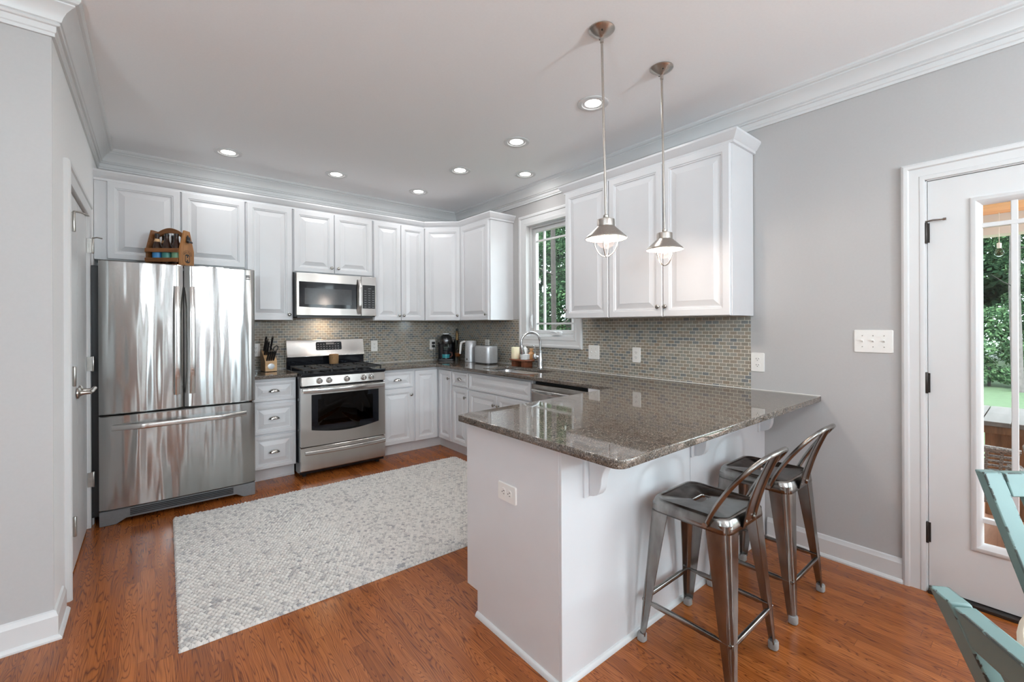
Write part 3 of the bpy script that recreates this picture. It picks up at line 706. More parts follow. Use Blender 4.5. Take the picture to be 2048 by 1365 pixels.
# peninsula
t = thing('peninsula_cabinet', 'white panelled peninsula base under the bar counter', 'cabinet', (-0.95, -3.3, 0))
build('body', MB().box(-1.812, -0.605, -3.57, -2.99, ZB0, ZB1).box(-0.605, -0.01, -3.57, -2.66, ZB0, ZB1).box(-1.81, -0.57, -3.57, -3.06, 0.001, ZB0), 'cab', t)
build('end_panel', MB().prism([(-2.968, ZB0), (-2.968, ZB1), (-3.574, ZB1), (-3.574, 0), (-3.05, 0), (-3.05, ZB0)], -1.83, -1.812, 'yz'), 'pen', t, bevel=0.0015)
m = MB().box(-1.83, -0.915, -3.585, -3.574, 0, ZB1).box(-0.911, -0.002, -3.585, -3.574, 0, ZB1)
build('front_panel', m, 'pen', t, bevel=0.0012)
build('corner_batten', MB().box(-1.83, -1.815, -3.588, -3.585, 0.0, ZB1), 'pen', t)
SH = [(0, 0), (0.014, 0), (0.013, 0.006), (0.009, 0.014), (0.004, 0.019), (0, 0.02)]
build('shoe_moulding', sweep([(-1.83, -3.05), (-1.83, -3.585), (-0.03, -3.585)], [(-o, z) for o, z in SH], 0), 'trim', t, smooth=50)
Mx = FR(-0.612, -2.99, PI, 0)
for a in (0.03, 0.62): 
    m = MB(); raised(m, 0.57, 0.56, Mx @ Matrix.Translation((a, 0, 0.12))); build('door', m, 'cab', t, smooth=20)
    m = MB(); raised(m, 0.57, 0.15, Mx @ Matrix.Translation((a, 0, 0.70)), fw=0.036); build('drawer', m, 'cab', t, smooth=20)
for xc in (-1.665, -0.868, -0.07):
    poly = [(0, 0.883), (-0.21, 0.883), (-0.212, 0.858), (-0.205, 0.846), (-0.185, 0.842), (-0.172, 0.846)]
    poly += [(-0.172 + 0.112 * math.sin(a), 0.731 + 0.115 * math.cos(a)) for a in [PI / 2 * k / 8 for k in range(1, 9)]]
    poly += [(-0.056, 0.715), (-0.05, 0.70), (-0.038, 0.686), (-0.02, 0.678), (0, 0.674)]
    m = MB().prism([(-3.594 + a * 0.98, z) for a, z in poly], xc - 0.02, xc + 0.02, 'yz')
    m.box(xc - 0.045, xc + 0.045, -3.594, -3.585, 0.67, 0.883)
    build('corbel', m, 'pen', t, bevel=0.002)

# ------------------------------------------------------------------ counters, sink, faucet
mb = curve_plate([(-2.345, -0.001), (-1.996, -0.001), (-1.996, -0.535), (-2.345, -0.535)][::-1], [], 0.8835, ZC, 0.004)
tag(build('countertop', mb, 'granite', smooth=40), 'short speckled granite countertop holding the knife block', 'countertop')
rc = lambda cx, cy, r, a0: [(cx + r * math.cos(math.radians(a0 + 90 * k / 6)), cy + r * math.sin(math.radians(a0 + 90 * k / 6))) for k in range(7)]
outer = [(-1.222, -0.001), (-1.222, -0.535), (-0.61, -0.535), (-0.61, -2.885), (-1.872, -2.962)]
outer += rc(-1.879 + 0.012, -2.974, 0.012, 90) + rc(-1.879 + 0.04, -3.886 + 0.04, 0.04, 180) + [(-0.001, -3.886), (-0.001, -0.001)]
SX0, SX1, SY0, SY1 = -0.525, -0.165, -1.935, -1.225
hole = rrect(SX1 - SX0, SY1 - SY0, 0.07, 8, (SX0 + SX1) / 2, (SY0 + SY1) / 2)
mb = curve_plate(outer, [hole], 0.8835, ZC, 0.004)
tag(build('countertop', mb, 'granite', smooth=40), 'L-shaped speckled granite countertop with sink cutout and bar overhang', 'countertop')
t = thing('kitchen_sink', 'undermount stainless sink bowl set in the granite below the window', 'sink', (-0.345, -1.58, 0.7))
cx, cy = (SX0 + SX1) / 2, (SY0 + SY1) / 2; sw, sh = SX1 - SX0, SY1 - SY0
m = MB(); lay = [(0.02, 0.07, 0.8825), (-0.002, 0.07, 0.8825), (-0.004, 0.07, 0.876), (-0.012, 0.068, 0.74), (-0.03, 0.06, 0.715), (-0.09, 0.05, 0.705)]
m.loft([[(x, y, z) for x, y in rrect(sw + 2 * d, sh + 2 * d, r, 8, cx, cy)] for d, r, z in lay], False, True)
o = build('bowl', m, 'sink', t, smooth=60); sd = o.modifiers.new('thick', 'SOLIDIFY'); sd.thickness = 0.0012; sd.offset = -1
build('drain', MB().lathe([(0.045, 0.7055), (0.045, 0.708), (0.03, 0.7085), (0.028, 0.7065)], (cx + 0.03, cy, 0), 24), 'chrome', t)
t = thing('faucet', 'brushed gooseneck kitchen faucet behind the sink', 'faucet', (-0.11, -1.64, ZC))
fx, fy = -0.11, -1.64
build('base', MB().lathe([(0.030, 0), (0.031, 0.004), (0.029, 0.012), (0.0285, 0.05), (0.026, 0.09), (0.019, 0.13), (0.016, 0.155), (0.0215, 0.160), (0.0215, 0.168), (0.0155, 0.172)], (fx, fy, ZC), 28), 'chrome', t)
pts = [(fx, fy, ZC + 0.165), (fx, fy, ZC + 0.25)]
R = 0.097; ux, uy = -0.93, 0.37
for k in range(1, 17):
    a = PI * 1.08 * k / 16; d = R - R * math.cos(a); pts.append((fx + ux * d, fy + uy * d, ZC + 0.25 + R * math.sin(a)))
build('spout', MB().tube(pts, 0.0125, 14), 'chrome', t)
e = Vector(pts[-1]); d = (Vector(pts[-1]) - Vector(pts[-2])).normalized()
m = MB().tube([e - d * 0.004, e + d * 0.006, e + d * 0.03, e + d * 0.075, e + d * 0.085], [0.016, 0.0185, 0.0165, 0.0215, 0.019], 18)
build('spray_head', m, 'chrome', t)
hx, hy = fx - 0.045, fy + 0.028
m = MB().tube([(fx, fy, ZC + 0.115), (hx, hy, ZC + 0.115)], [0.012, 0.012], 12).lathe([(0.004, -0.026), (0.015, -0.02), (0.019, 0), (0.015, 0.02), (0.006, 0.027)], (hx - 0.004, hy, ZC + 0.115), 18)
m.tube([(hx, hy, ZC + 0.13), (hx + 0.004, hy + 0.002, ZC + 0.19), (hx - 0.006, hy + 0.004, ZC + 0.205), (hx - 0.012, hy + 0.006, ZC + 0.222)], [0.005, 0.0055, 0.009, 0.006], 12)
build('lever', m, 'chrome', t)

# ------------------------------------------------------------------ refrigerator
t = thing('refrigerator', 'stainless french-door refrigerator with bottom freezer drawer', 'refrigerator', (-2.8, -0.4, 0))
build('cabinet', MB().box(-3.302, -2.36, -0.66, -0.04, 0.05, 1.745), 'black', t, bevel=0.004)
def bowed(x0, x1, z0, z1, yf, yb, bow, rc_=0.012, n=18):
    """appliance door with a gently bowed front and rounded vertical edges"""
    loops = []; xm = (x0 + x1) / 2; hw = (x1 - x0) / 2
    pr = []
    for k in range(n + 1):
        u = -1 + 2 * k / n; e = max(0.0, (abs(u) - (1 - rc_ / hw)) / (rc_ / hw))
        pr.append((xm + u * hw, yf + bow * u * u + rc_ * (1 - math.sqrt(max(0, 1 - e * e)))))
    pr += [(x1, yb), (x0, yb)]
    m = MB(); b = 0.006
    for z, s in ((z0, b), (z0 + b, 0), (z1 - b, 0), (z1, b)):
        loops.append([(x, y + (s if y < yb - 0.001 else 0), z) for x, y in pr])
    return m.loft(loops)
YF = -0.752
xs = -2.8025
for a, b, hx in ((-3.255, xs - 0.0035, -2.842), (xs + 0.0035, -2.352, -2.755)):
    dr = build('door', bowed(a, b, 0.744, 1.776, YF, -0.668, 0.006), 'fridge', t, smooth=40)
    m = MB(); zs = [0.845 + 0.775 * k / 20 for k in range(21)]
    m.loft([[(hx + x, YF - 0.012 - 0.040 * min(1, 1.6 * math.sin(PI * k / 20)) + y, z) for x, y in rrect(0.036, 0.016, 0.007, 3)] for k, z in enumerate(zs)])
    build('handle', m, 'handle', dr, smooth=50)
bd = MB()
for zc in (1.726, 1.716, 1.699): bd.prism([(-2.412, zc - 0.004), (-2.384, zc - 0.005), (-2.384, zc + 0.003), (-2.412, zc + 0.004)], YF + 0.002, YF - 0.0005, 'xz')
bd.prism([(-2.412, 1.706), (-2.398, 1.7125), (-2.384, 1.704), (-2.384, 1.708), (-2.398, 1.7165), (-2.412, 1.710)], YF + 0.002, YF - 0.0005, 'xz')
o = build('badge', bd, 'greyplastic', dr); o['label'] = 'small dark striped emblem'
fz = build('freezer_drawer', bowed(-3.255, -2.352, 0.103, 0.733, YF, -0.668, 0.010), 'fridge', t, smooth=40)
m = MB(); xx = [-3.19 + 0.775 * k / 24 for k in range(25)]
m.loft([[(x, YF - 0.008 - 0.045 * min(1, 1.7 * math.sin(PI * k / 24)) + a, 0.655 + b) for a, b in rrect(0.016, 0.036, 0.007, 3)] for k, x in enumerate(xx)])
build('handle', m, 'handle', fz, smooth=50)
m = MB().box(-3.25, -2.36, -0.70, -0.64, 0.035, 0.098)
m.prism([(-3.255, 0.0), (-3.255, 0.098), (-2.352, 0.098), (-2.352, 0.0), (-2.43, 0.0), (-2.48, 0.03), (-3.12, 0.03), (-3.17, 0.0)], -0.735, -0.70, 'xz')
gr = build('toe_grille', m, 'greyplastic', t, bevel=0.004)
m = MB()
for k in range(4): m.box(-3.10, -2.50, -0.739, -0.735, 0.046 + 0.012 * k, 0.053 + 0.012 * k)
build('vent_slot', m, 'black', gr)

# wooden bottle caddy on top of the fridge
CA = -math.radians(36); CL, CW = 0.245, 0.15
t = thing('bottle_caddy', 'wooden six-bottle carrier with arched handle on top of the refrigerator', 'caddy', (-2.872, -0.55, 1.777), CA)
T0 = FR(-2.872, -0.55, CA, 1.777)
build('base', MB().box(-CL / 2, CL / 2, -CW / 2, CW / 2, 0.0, 0.012, T0), 'caddywood', t)
pent = [(-CW / 2, 0), (CW / 2, 0), (CW / 2, 0.125), (0.028, 0.27), (-0.028, 0.27), (-CW / 2, 0.125)]
build('end_board', MB().prism(pent, -CL / 2, -CL / 2 + 0.014, 'yz', T0), 'caddywood', t, bevel=0.002)
eb = build('end_board', MB().prism(pent, CL / 2 - 0.014, CL / 2, 'yz', T0), 'caddyend', t, bevel=0.002)
for s in (-1, 1):
    for z0 in (0.028, 0.098):
        build('side_rail', MB().box(-CL / 2 - 0.001, CL / 2 - 0.014, s * CW / 2 - (0.001 if s > 0 else 0.009), s * CW / 2 + (0.009 if s > 0 else 0.001), z0, z0 + 0.03, T0), 'caddywood', t, bevel=0.002)
arc = [(-CL / 2 + 0.012 + (CL - 0.024) * k / 16, 0.238 + 0.052 * math.sin(PI * k / 16)) for k in range(17)]
arc2 = [(x, z - 0.036) for x, z in arc[::-1]]
build('handle', MB().prism(arc + arc2, -0.011, 0.011, 'xz', T0), 'caddywood', t, bevel=0.002)
xo = CL / 2
op = MB().lathe([(0.005, 0), (0.005, 0.006)], (xo, 0.0, 0.232), 10, 'x', Mx=T0)
op.loft([[(xo + 0.002, y, z) for y, z in rrect(0.03, 0.05, 0.01, 3, 0.0, 0.205)], [(xo + 0.012, y, z) for y, z in rrect(0.03, 0.042, 0.01, 3, 0.0, 0.203)]], Mx=T0)
op.loft([[(xo + 0.010, y, z) for y, z in rrect(0.052, 0.018, 0.008, 3, 0.0, 0.192)], [(xo + 0.024, y, z - 0.008) for y, z in rrect(0.046, 0.012, 0.005, 3, 0.0, 0.192)]], Mx=T0)
build('bottle_opener', op, 'iron', t)
st = MB(); zc = 0.062
def ringy(r0, r1, n=40):
    vs = [(xo + 0.0006, r * math.cos(2 * PI * k / n), zc + r * math.sin(2 * PI * k / n)) for r in (r0, r1) for k in range(n)]
    return vs, [(k, (k + 1) % n, n + (k + 1) % n, n + k) for k in range(n)]
st.add(*ringy(0.060, 0.0615), T0); st.add(*ringy(0.0335, 0.0345), T0)
def letter(ch, ang, r, size, flip=False):
    vs, fs = text_mesh(ch, size)
    a = ang + (PI / 2 if flip else -PI / 2)
    cy_, cz_ = r * math.cos(ang), zc + r * math.sin(ang)
    st.add([(xo + 0.0006 + p[2] * 0.3, cy_ + p[0] * math.cos(a) - p[1] * math.sin(a), cz_ + p[0] * math.sin(a) + p[1] * math.cos(a)) for p in vs], fs, T0)
for k, ch in enumerate('HOLTEN'): letter(ch, math.radians(140 - 20 * k), 0.047, 0.021)
disc = [(xo + 0.0004, 0.030 * math.cos(2 * PI * k / 40), zc + 0.032 * math.sin(2 * PI * k / 40)) for k in range(40)]
for y0_, y1_, z0_, z1_ in ((-0.0255, -0.019, -0.02, 0.02), (-0.006, 0.006, -0.03, -0.006), (-0.006, 0.006, 0.006, 0.03), (0.019, 0.0255, -0.02, 0.02)):
    st.add([(xo + 0.0006, y0_, zc + z0_), (xo + 0.0006, y1_, zc + z0_), (xo + 0.0006, y1_, zc + z1_), (xo + 0.0006, y0_, zc + z1_)], [(0, 1, 2, 3)], T0)
for s in (-1, 1):
    cap = [(xo + 0.0006, 0.0255 * math.cos(a), zc + s * (0.020 + 0.012 * math.sin(a))) for a in [PI * k / 12 for k in range(13)]]
    st.add(cap, [tuple(range(13))], T0)
o = build('stamp', st, 'slot', eb, smooth=0); o['label'] = 'round black stamped emblem with lettering'
bprof = [(0.028, 0), (0.0305, 0.004), (0.0305, 0.125), (0.027, 0.145), (0.016, 0.175), (0.0135, 0.205), (0.0145, 0.208), (0.0145, 0.216), (0.0135, 0.222), (0.0135, 0.226)]
labs = [(srgb(60, 140, 200), 'with a bright blue label, at the left of the caddy front'), (srgb(70, 140, 130), 'with a teal label, in the middle of the caddy front'), (srgb(120, 165, 130), 'with a pale green label, at the right of the caddy front')]
for i in range(3):
    for s in (-1, 1):
        bx, by = -0.068 + 0.068 * i, s * 0.036
        p = T0 @ Vector((bx, by, 0.0125))
        lab = ('brown glass bottle ' + labs[i][1]) if s < 0 else ('brown glass bottle in the hidden back row of the wooden caddy')
        bt = thing('bottle', lab, 'bottle', tuple(p), CA, 'bottles in the wooden caddy')
        build('glass_body', MB().lathe(bprof, tuple(p), 20), 'brownglass', bt)
        lm = plain('bottle_label', labs[i][0], 0.4)
        build('paper_label', MB().lathe([(0.0309, 0.045), (0.0309, 0.105)], tuple(p), 20, cap0=False, cap1=False), lm, bt)
        if i == 0: build('neck_label', MB().lathe([(0.0205, 0.168), (0.0152, 0.19)], tuple(p), 20, cap0=False, cap1=False), 'maple', bt)
        build('cap', MB().lathe([(0.0155, 0.217), (0.016, 0.220), (0.0145, 0.229), (0.004, 0.2295)], tuple(p), 20), 'black', bt)

# ------------------------------------------------------------------ gas range
RX0, RX1, RYF = -1.988, -1.229, -0.632
t = thing('gas_range', 'freestanding stainless gas range with five knobs and oven window', 'range', (-1.6, -0.35, 0))
build('body', MB().box(RX0, RX1, -0.585, -0.035, 0.03, 0.885).box(RX0 + 0.03, RX0 + 0.06, -0.55, -0.5, 0, 0.03).box(RX1 - 0.06, RX1 - 0.03, -0.55, -0.5, 0, 0.03).box(RX0 + 0.03, RX0 + 0.06, -0.12, -0.07, 0, 0.03).box(RX1 - 0.06, RX1 - 0.03, -0.12, -0.07, 0, 0.03), 'blackgloss', t)
d = build('storage_drawer', bowed(RX0, RX1, 0.062, 0.268, RYF, -0.586, 0.008, 0.004), 'steel', t, smooth=40)
def bar(x0, x1, zc, y, bow, w, h, n=20, zbow=0.0):
    m = MB(); m.loft([[(x0 + (x1 - x0) * k / n, y - bow * math.sin(PI * k / n) + a, zc + zbow * math.sin(PI * k / n) + b) for a, b in rrect(w, h, min(w, h) * 0.4, 3)] for k in range(n + 1)])
    return m
build('handle', bar(RX0 + 0.03, RX1 - 0.005, 0.222, RYF - 0.006, 0.028, 0.016, 0.034), 'handle', d, smooth=50)
# oven door: frame with window opening whose lower edge is bowed
od = thing_door = MB(); OX0, OX1, OZ0, OZ1 = RX0 + 0.085, RX1 - 0.065, 0.388, 0.726
dz0, dz1 = 0.276, 0.788
n = 16
outer_l = [(RX0, dz0)] + [(RX0 + (RX1 - RX0) * k / n, dz0) for k in range(1, n)] + [(RX1, dz0), (RX1, dz1)] + [(RX1 - (RX1 - RX0) * k / n, dz1) for k in range(1, n)] + [(RX0, dz1)]
inner_l = [(OX0, OZ0 + 0.028)] + [(OX0 + (OX1 - OX0) * k / n, OZ0 + 0.028 - 0.036 * math.sin(PI * k / n)) for k in range(1, n)] + [(OX1, OZ0 + 0.028), (OX1, OZ1)] + [(OX1 - (OX1 - OX0) * k / n, OZ1) for k in range(1, n)] + [(OX0, OZ1)]
bw = lambda x: 0.008 * ((x - (RX0 + RX1) / 2) / ((RX1 - RX0) / 2)) ** 2
L = lambda pl, y, e=0.0: [(x, y + bw(x) * (0 if y > -0.6 else 1), z) for x, z in pl]
m = MB(); m.loft([L(outer_l, -0.587), L(outer_l, RYF + 0.004), L(outer_l, RYF), L(inner_l, RYF), L(inner_l, RYF + 0.008), L(inner_l, -0.587)], False, False)
od = build('oven_door', m, 'steel', t, smooth=40)
m = MB(); m.loft([L(inner_l, RYF + 0.006), L(inner_l, RYF + 0.0075)])
build('oven_window', m, 'ovenglass', od, smooth=0)
m = MB(); ix0, ix1, iz0, iz1 = OX0 + 0.055, OX1 - 0.055, OZ0 + 0.06, OZ1 - 0.045
m.box(OX0, ix0, RYF + 0.0085, RYF + 0.012, OZ0 - 0.01, OZ1).box(ix1, OX1, RYF + 0.0085, RYF + 0.012, OZ0 - 0.01, OZ1).box(ix0, ix1, RYF + 0.0085, RYF + 0.012, OZ0 - 0.01, iz0).box(ix0, ix1, RYF + 0.0085, RYF + 0.012, iz1, OZ1)
build('window_mask', m, 'blackgloss', od, smooth=0)
build('oven_cavity', MB().box(OX0, OX1, -0.590, -0.5861, OZ0 - 0.008, OZ1), 'black', t, smooth=0)
build('handle', bar(RX0 + 0.012, RX1 - 0.012, 0.765, RYF - 0.012, 0.036, 0.018, 0.04), 'handle', od, smooth=50)
for k in range(4):
    xa = RX0 + 0.05 + k * 0.18; build('vent_slot', MB().box(xa, xa + 0.115, RYF - 0.003, RYF + 0.01, 0.7925, 0.7985), 'black', od)
cpnl = build('control_panel', MB().prism([(-0.586, 0.805), (RYF - 0.003, 0.805), (RYF + 0.006, 0.886), (-0.586, 0.886)], RX0 + 0.003, RX1 - 0.003, 'yz'), 'steel', t, bevel=0.004)
for fx_ in (0.20, 0.308, 0.515, 0.72, 0.815):
    xk = RX0 + fx_ * (RX1 - RX0)
    m = MB().lathe([(0.027, 0.0), (0.027, 0.004), (0.0235, 0.006), (0.022, 0.024), (0.019, 0.028), (0.002, 0.029)], (xk, RYF + 0.001, 0.846), 24, 'y')
    m.box(xk - 0.0045, xk + 0.0045, RYF - 0.036, RYF - 0.02, 0.846 - 0.021, 0.846 + 0.021)
    build('knob', m, 'pull', t, bevel=0.001)
ct = build('cooktop', MB().box(RX0 - 0.002, RX1 + 0.002, RYF - 0.006, -0.05, 0.887, 0.917), 'blackgloss', t, bevel=0.006)
for k, (gx0, gx1) in enumerate(((RX0 + 0.03, RX0 + 0.265), (RX0 + 0.272, RX1 - 0.272), (RX1 - 0.265, RX1 - 0.03))):
    m = MB(); gy0, gy1 = RYF + 0.03, -0.14; zt = 0.951; b = 0.006; gm_ = (gx0 + gx1) / 2
    for x in (gx0, gx1): m.box(x - b, x + b, gy0, gy1, zt - 0.014, zt)
    for y in (gy0, (gy0 + gy1) / 2, gy1): m.box(gx0, gx1, y - b, y + b, zt - 0.0145, zt - 0.0005)
    for yc in ((gy0 * 3 + gy1) / 4, (gy0 + gy1 * 3) / 4):
        m.box(gm_ - b, gm_ + b, yc - 0.10, yc - 0.03, zt - 0.013, zt + 0.001).box(gm_ - b, gm_ + b, yc + 0.03, yc + 0.10, zt - 0.013, zt + 0.001)
        m.box(gx0, gm_ - 0.03, yc - b, yc + b, zt - 0.0135, zt - 0.0003).box(gm_ + 0.03, gx1, yc - b, yc + b, zt - 0.0135, zt - 0.0003)
    for x in (gx0, gx1):
        for y in (gy0 + 0.01, gy1 - 0.01): m.box(x - b, x + b, y - b, y + b, 0.9165, zt - 0.01)
    build('grate', m, 'iron', t, bevel=0.0015)
    for yc in ((gy0 * 3 + gy1) / 4, (gy0 + gy1 * 3) / 4) if k != 1 else ((gy0 + gy1) / 2,):
        build('burner', MB().lathe([(0.048, 0.917), (0.048, 0.922), (0.036, 0.924), (0.036, 0.931), (0.034, 0.934), (0.004, 0.934)], (gm_, yc, 0), 24), 'iron', t)
bgd = build('backguard', MB().prism([(-0.035, 0.885), (-0.035, 1.188), (-0.055, 1.197), (-0.072, 1.192), (-0.098, 1.065), (-0.112, 1.032), (-0.11, 1.028), (-0.075, 1.03), (-0.07, 0.885)], RX0 + 0.004, RX1 - 0.004, 'yz'), 'steel', t, bevel=0.005)
build('back_panel', MB().box(RX0 + 0.006, RX1 - 0.006, -0.082, -0.0715, 0.917, 1.027), 'blackgloss', t)
Mb = Matrix.Translation((-1.591, -0.086, 1.128)) @ Matrix.Rotation(math.radians(-11.6), 4, 'X')
dp = build('display', MB().loft([[(x, 0.003, z) for x, z in rrect(0.25, 0.082, 0.012, 4)], [(x, -0.0025, z) for x, z in rrect(0.25, 0.082, 0.012, 4)]], Mx=Mb), 'blackgloss', bgd)
m = MB()
for i in range(8):
    for j in range(3):
        if 2 < i < 6 and j == 2: continue
        m.box(-0.112 + 0.028 * i, -0.098 + 0.028 * i, -0.0032, -0.0026, -0.03 + 0.023 * j, -0.024 + 0.023 * j, Mb)
m.box(-0.028, 0.05, -0.0032, -0.0026, 0.014, 0.032, Mb)
build('key_marks', m, 'greyplastic', dp, smooth=0)
tag(build('woven_cup', MB().lathe([(0.040, 0.0), (0.0425, 0.004), (0.045, 0.05), (0.046, 0.092), (0.043, 0.096), (0.041, 0.09), (0.039, 0.012), (0.004, 0.010)], (-1.575, -0.19, 0.953), 28), 'wicker'), 'small woven straw cup standing at the back of the cooktop', 'cup')

# ------------------------------------------------------------------ microwave
MX0, MX1, MYF, MZ0, MZ1 = -1.966, -1.209, -0.372, 1.425, 1.826
t = thing('microwave', 'over-the-range stainless microwave with black window', 'microwave', (-1.59, -0.2, MZ0))
build('body', MB().box(MX0, MX1, -0.335, -0.008, MZ0 - 0.006, MZ1), 'black', t)
WX1 = -1.40
dpo = [(MX0 + 0.004, MZ0 + 0.004), (WX1 + 0.035, MZ0 + 0.004), (WX1 + 0.035, MZ1 - 0.003), (MX0 + 0.004, MZ1 - 0.003)]
m = MB(); rect_layers(m, WX1 + 0.035 - MX0 - 0.004, MZ1 - MZ0 - 0.007, [(0, 0.035), (0, 0.003), (0.003, 0.0), (0.02, 0.0)], FR(MX0 + 0.004, MYF, 0, MZ0 + 0.004))
dr = build('door', m, 'steel', t, smooth=40)
wz0, wz1 = 1.497, 1.742
gpoly = [(MX0 + 0.028, wz0 + 0.012)] + [(MX0 + 0.028 + (WX1 - 0.005 - MX0 - 0.028) * k / 12, wz0 + 0.012 - 0.014 * math.sin(PI / 2 * k / 12)) for k in range(1, 13)] + [(WX1 - 0.005, wz1 - 0.004), (MX0 + 0.028, wz1)]
dw = build('window', MB().prism(gpoly, MYF - 0.0025, MYF - 0.0003, 'xz'), 'blackgloss', dr, smooth=0)
build('mesh_screen', MB().box(MX0 + 0.075, WX1 - 0.06, MYF - 0.0032, MYF - 0.0026, wz0 + 0.035, wz1 - 0.06), 'ovenscreen' if 'ovenscreen' in M else plain('screen_grey', (0.035, 0.035, 0.037), 0.12), dw, smooth=0)
m = MB(); zs = [MZ0 + 0.018 + 0.345 * k / 18 for k in range(19)]
m.loft([[(WX1 + 0.012 + x, MYF - 0.010 - 0.034 * min(1, 1.5 * math.sin(PI * k / 18)) + y, z) for x, y in rrect(0.03, 0.014, 0.006, 3)] for k, z in enumerate(zs)])
build('handle', m, 'handle', dr, smooth=50)
m = MB().box(WX1 + 0.037, MX1 - 0.002, MYF, -0.336, MZ0 + 0.004, MZ1 - 0.003)
cpn = build('control_panel', m, 'steel', t, bevel=0.003)
kp = build('keypad', MB().box(WX1 + 0.05, MX1 - 0.014, MYF - 0.0025, MYF + 0.001, 1.503, 1.738), 'black', cpn)
m = MB()
for j in range(9):
    for i in range(3):
        if j == 8 and i != 1: continue
        xk = WX1 + 0.066 + 0.04 * i; zk = 1.515 + 0.023 * j
        m.box(xk, xk + (0.022 if j != 8 else 0.03), MYF - 0.0031, MYF - 0.0026, zk, zk + 0.007)
build('key_marks', m, 'greyplastic', kp, smooth=0)
build('vent_strip', MB().box(MX0 + 0.02, MX1 - 0.03, -0.345, -0.06, MZ0 - 0.018, MZ0 - 0.0065), 'black', t)
L = bpy.data.lights.new('cooktop_lamp', 'AREA'); L.energy = 0.8; L.size = 0.06; L.color = (1.0, 0.76, 0.52)
o = bpy.data.objects.new('cooktop_lamp', L); COL.objects.link(o); o.parent = t; o.location = (-0.05, 0.06, -0.02); MWD[o.name] = mw(t)

# ------------------------------------------------------------------ outlets and switches
def plate_frame(name, label, cat, x, y, z, ang):
    return thing(name, label, cat, (x, y, z), ang), FR(x, y, ang, z)
def plate(parent, Mx, w, h):
    m = MB(); m.loft([[(x * s, yy, zz * s2) for x, zz in rrect(w, h, 0.006, 3)] for yy, s, s2 in ((0, 1, 1), (-0.003, 1, 1), (-0.0065, 0.955, 0.97))], Mx=Mx)
    return build('cover_plate', m, 'plate', parent)
def socket(parent, Mx, x, z, rot=0.0):
    Q = Mx @ Matrix.Translation((x, 0, z)) @ Matrix.Rotation(rot, 4, 'Y')
    m = MB(); m.loft([[(a, -0.006, b) for a, b in rrect(0.034, 0.028, 0.011, 4)], [(a, -0.0085, b) for a, b in rrect(0.033, 0.027, 0.011, 4)]], Mx=Q)
    s = build('socket', m, 'plate', parent)
    h = MB().box(-0.008, -0.0055, -0.0088, -0.008, -0.001, 0.008, Q).box(0.0055, 0.008, -0.0088, -0.008, 0.0, 0.007, Q)
    h.lathe([(0.0025, 0.0081), (0.0025, 0.0089)], (0, 0, -0.007), 10, 'y', Mx=Q)
    build('slots', h, 'slot', s, smooth=0)
def outlet(label, x, y, z, ang, horiz=False, w=0.074, h=0.12):
    t, Mx = plate_frame('wall_outlet', label, 'outlet', x, y, z, ang)
    if horiz: w, h = h, w
    plate(t, Mx, w, h)
    for s in (-1, 1): socket(t, Mx, s * 0.0195 if horiz else 0, 0 if horiz else s * 0.0195, PI / 2 if horiz else 0)
    return t
def switch(label, x, y, z, ang, n):
    t, Mx = plate_frame('light_switch', label, 'light switch', x, y, z, ang)
    plate(t, Mx, 0.074 + 0.046 * (n - 1), 0.122)
    for k in range(n):
        xc = (k - (n - 1) / 2) * 0.046
        m = MB().box(xc - 0.006, xc + 0.006, -0.0075, -0.006, -0.012, 0.012, Mx)
        m.loft([[(xc - 0.004, -0.006, -0.006), (xc + 0.004, -0.006, -0.006), (xc + 0.004, -0.006, 0.006), (xc - 0.004, -0.006, 0.006)], [(xc - 0.0035, -0.019, 0.004), (xc + 0.0035, -0.019, 0.004), (xc + 0.0035, -0.017, 0.011), (xc - 0.0035, -0.017, 0.011)]], Mx=Mx)
        tg = build('toggle', m, 'plate', t)
        m = MB()
        for zz in (-0.03, 0.03): m.lathe([(0.003, 0.006), (0.0025, 0.0075)], (xc, 0, zz), 10, 'y', Mx=Mx)
        build('screw', m, 'nickel', t)
    return t
outlet('white wall outlet on the tile right of the range', -1.086, -0.006, 1.108, BACK)
t = outlet('white outlet with black plugs behind the coffee machine', -0.362, -0.006, 1.1, BACK)
for s in (-1, 1):
    o = tag(build('power_plug', MB().box(-0.377, -0.347, -0.042, -0.0152, 1.1 + s * 0.0195 - 0.014, 1.1 + s * 0.0195 + 0.014).tube([(-0.362 - s * 0.006, -0.04, 1.1 + s * 0.0195), (-0.362 - s * 0.012, -0.055, 1.09 + s * 0.0195), (-0.36 - s * 0.014, -0.055, 1.0), (-0.36 - s * 0.012, -0.06, 0.918)], 0.003, 8), 'black', bevel=0.003), 'black plug in the %s socket beside the coffee machine' % ('upper' if s > 0 else 'lower'), 'plug')
outlet('white outlet on the tile partly behind the toaster', -0.006, -0.64, 1.105, RIGHT)
outlet('white outlet on the tile close beside the refrigerator', -2.23, -0.006, 1.105, BACK)
switch('white double switch plate on the tile beside the window', -0.006, -2.211, 1.092, RIGHT, 2)
outlet('white outlet on the tile under the two-door cabinet', -0.006, -2.645, 1.090, RIGHT)
outlet('white outlet on the bare wall past the tile edge', 0.0, -3.545, 1.089, RIGHT, w=0.08)
switch('white triple switch plate on the grey wall beside the porch door', 0.0, -4.124, 1.237, RIGHT, 3)
outlet('white sideways outlet on the peninsula end panel', -1.83, -3.275, 0.628, RIGHT, True)

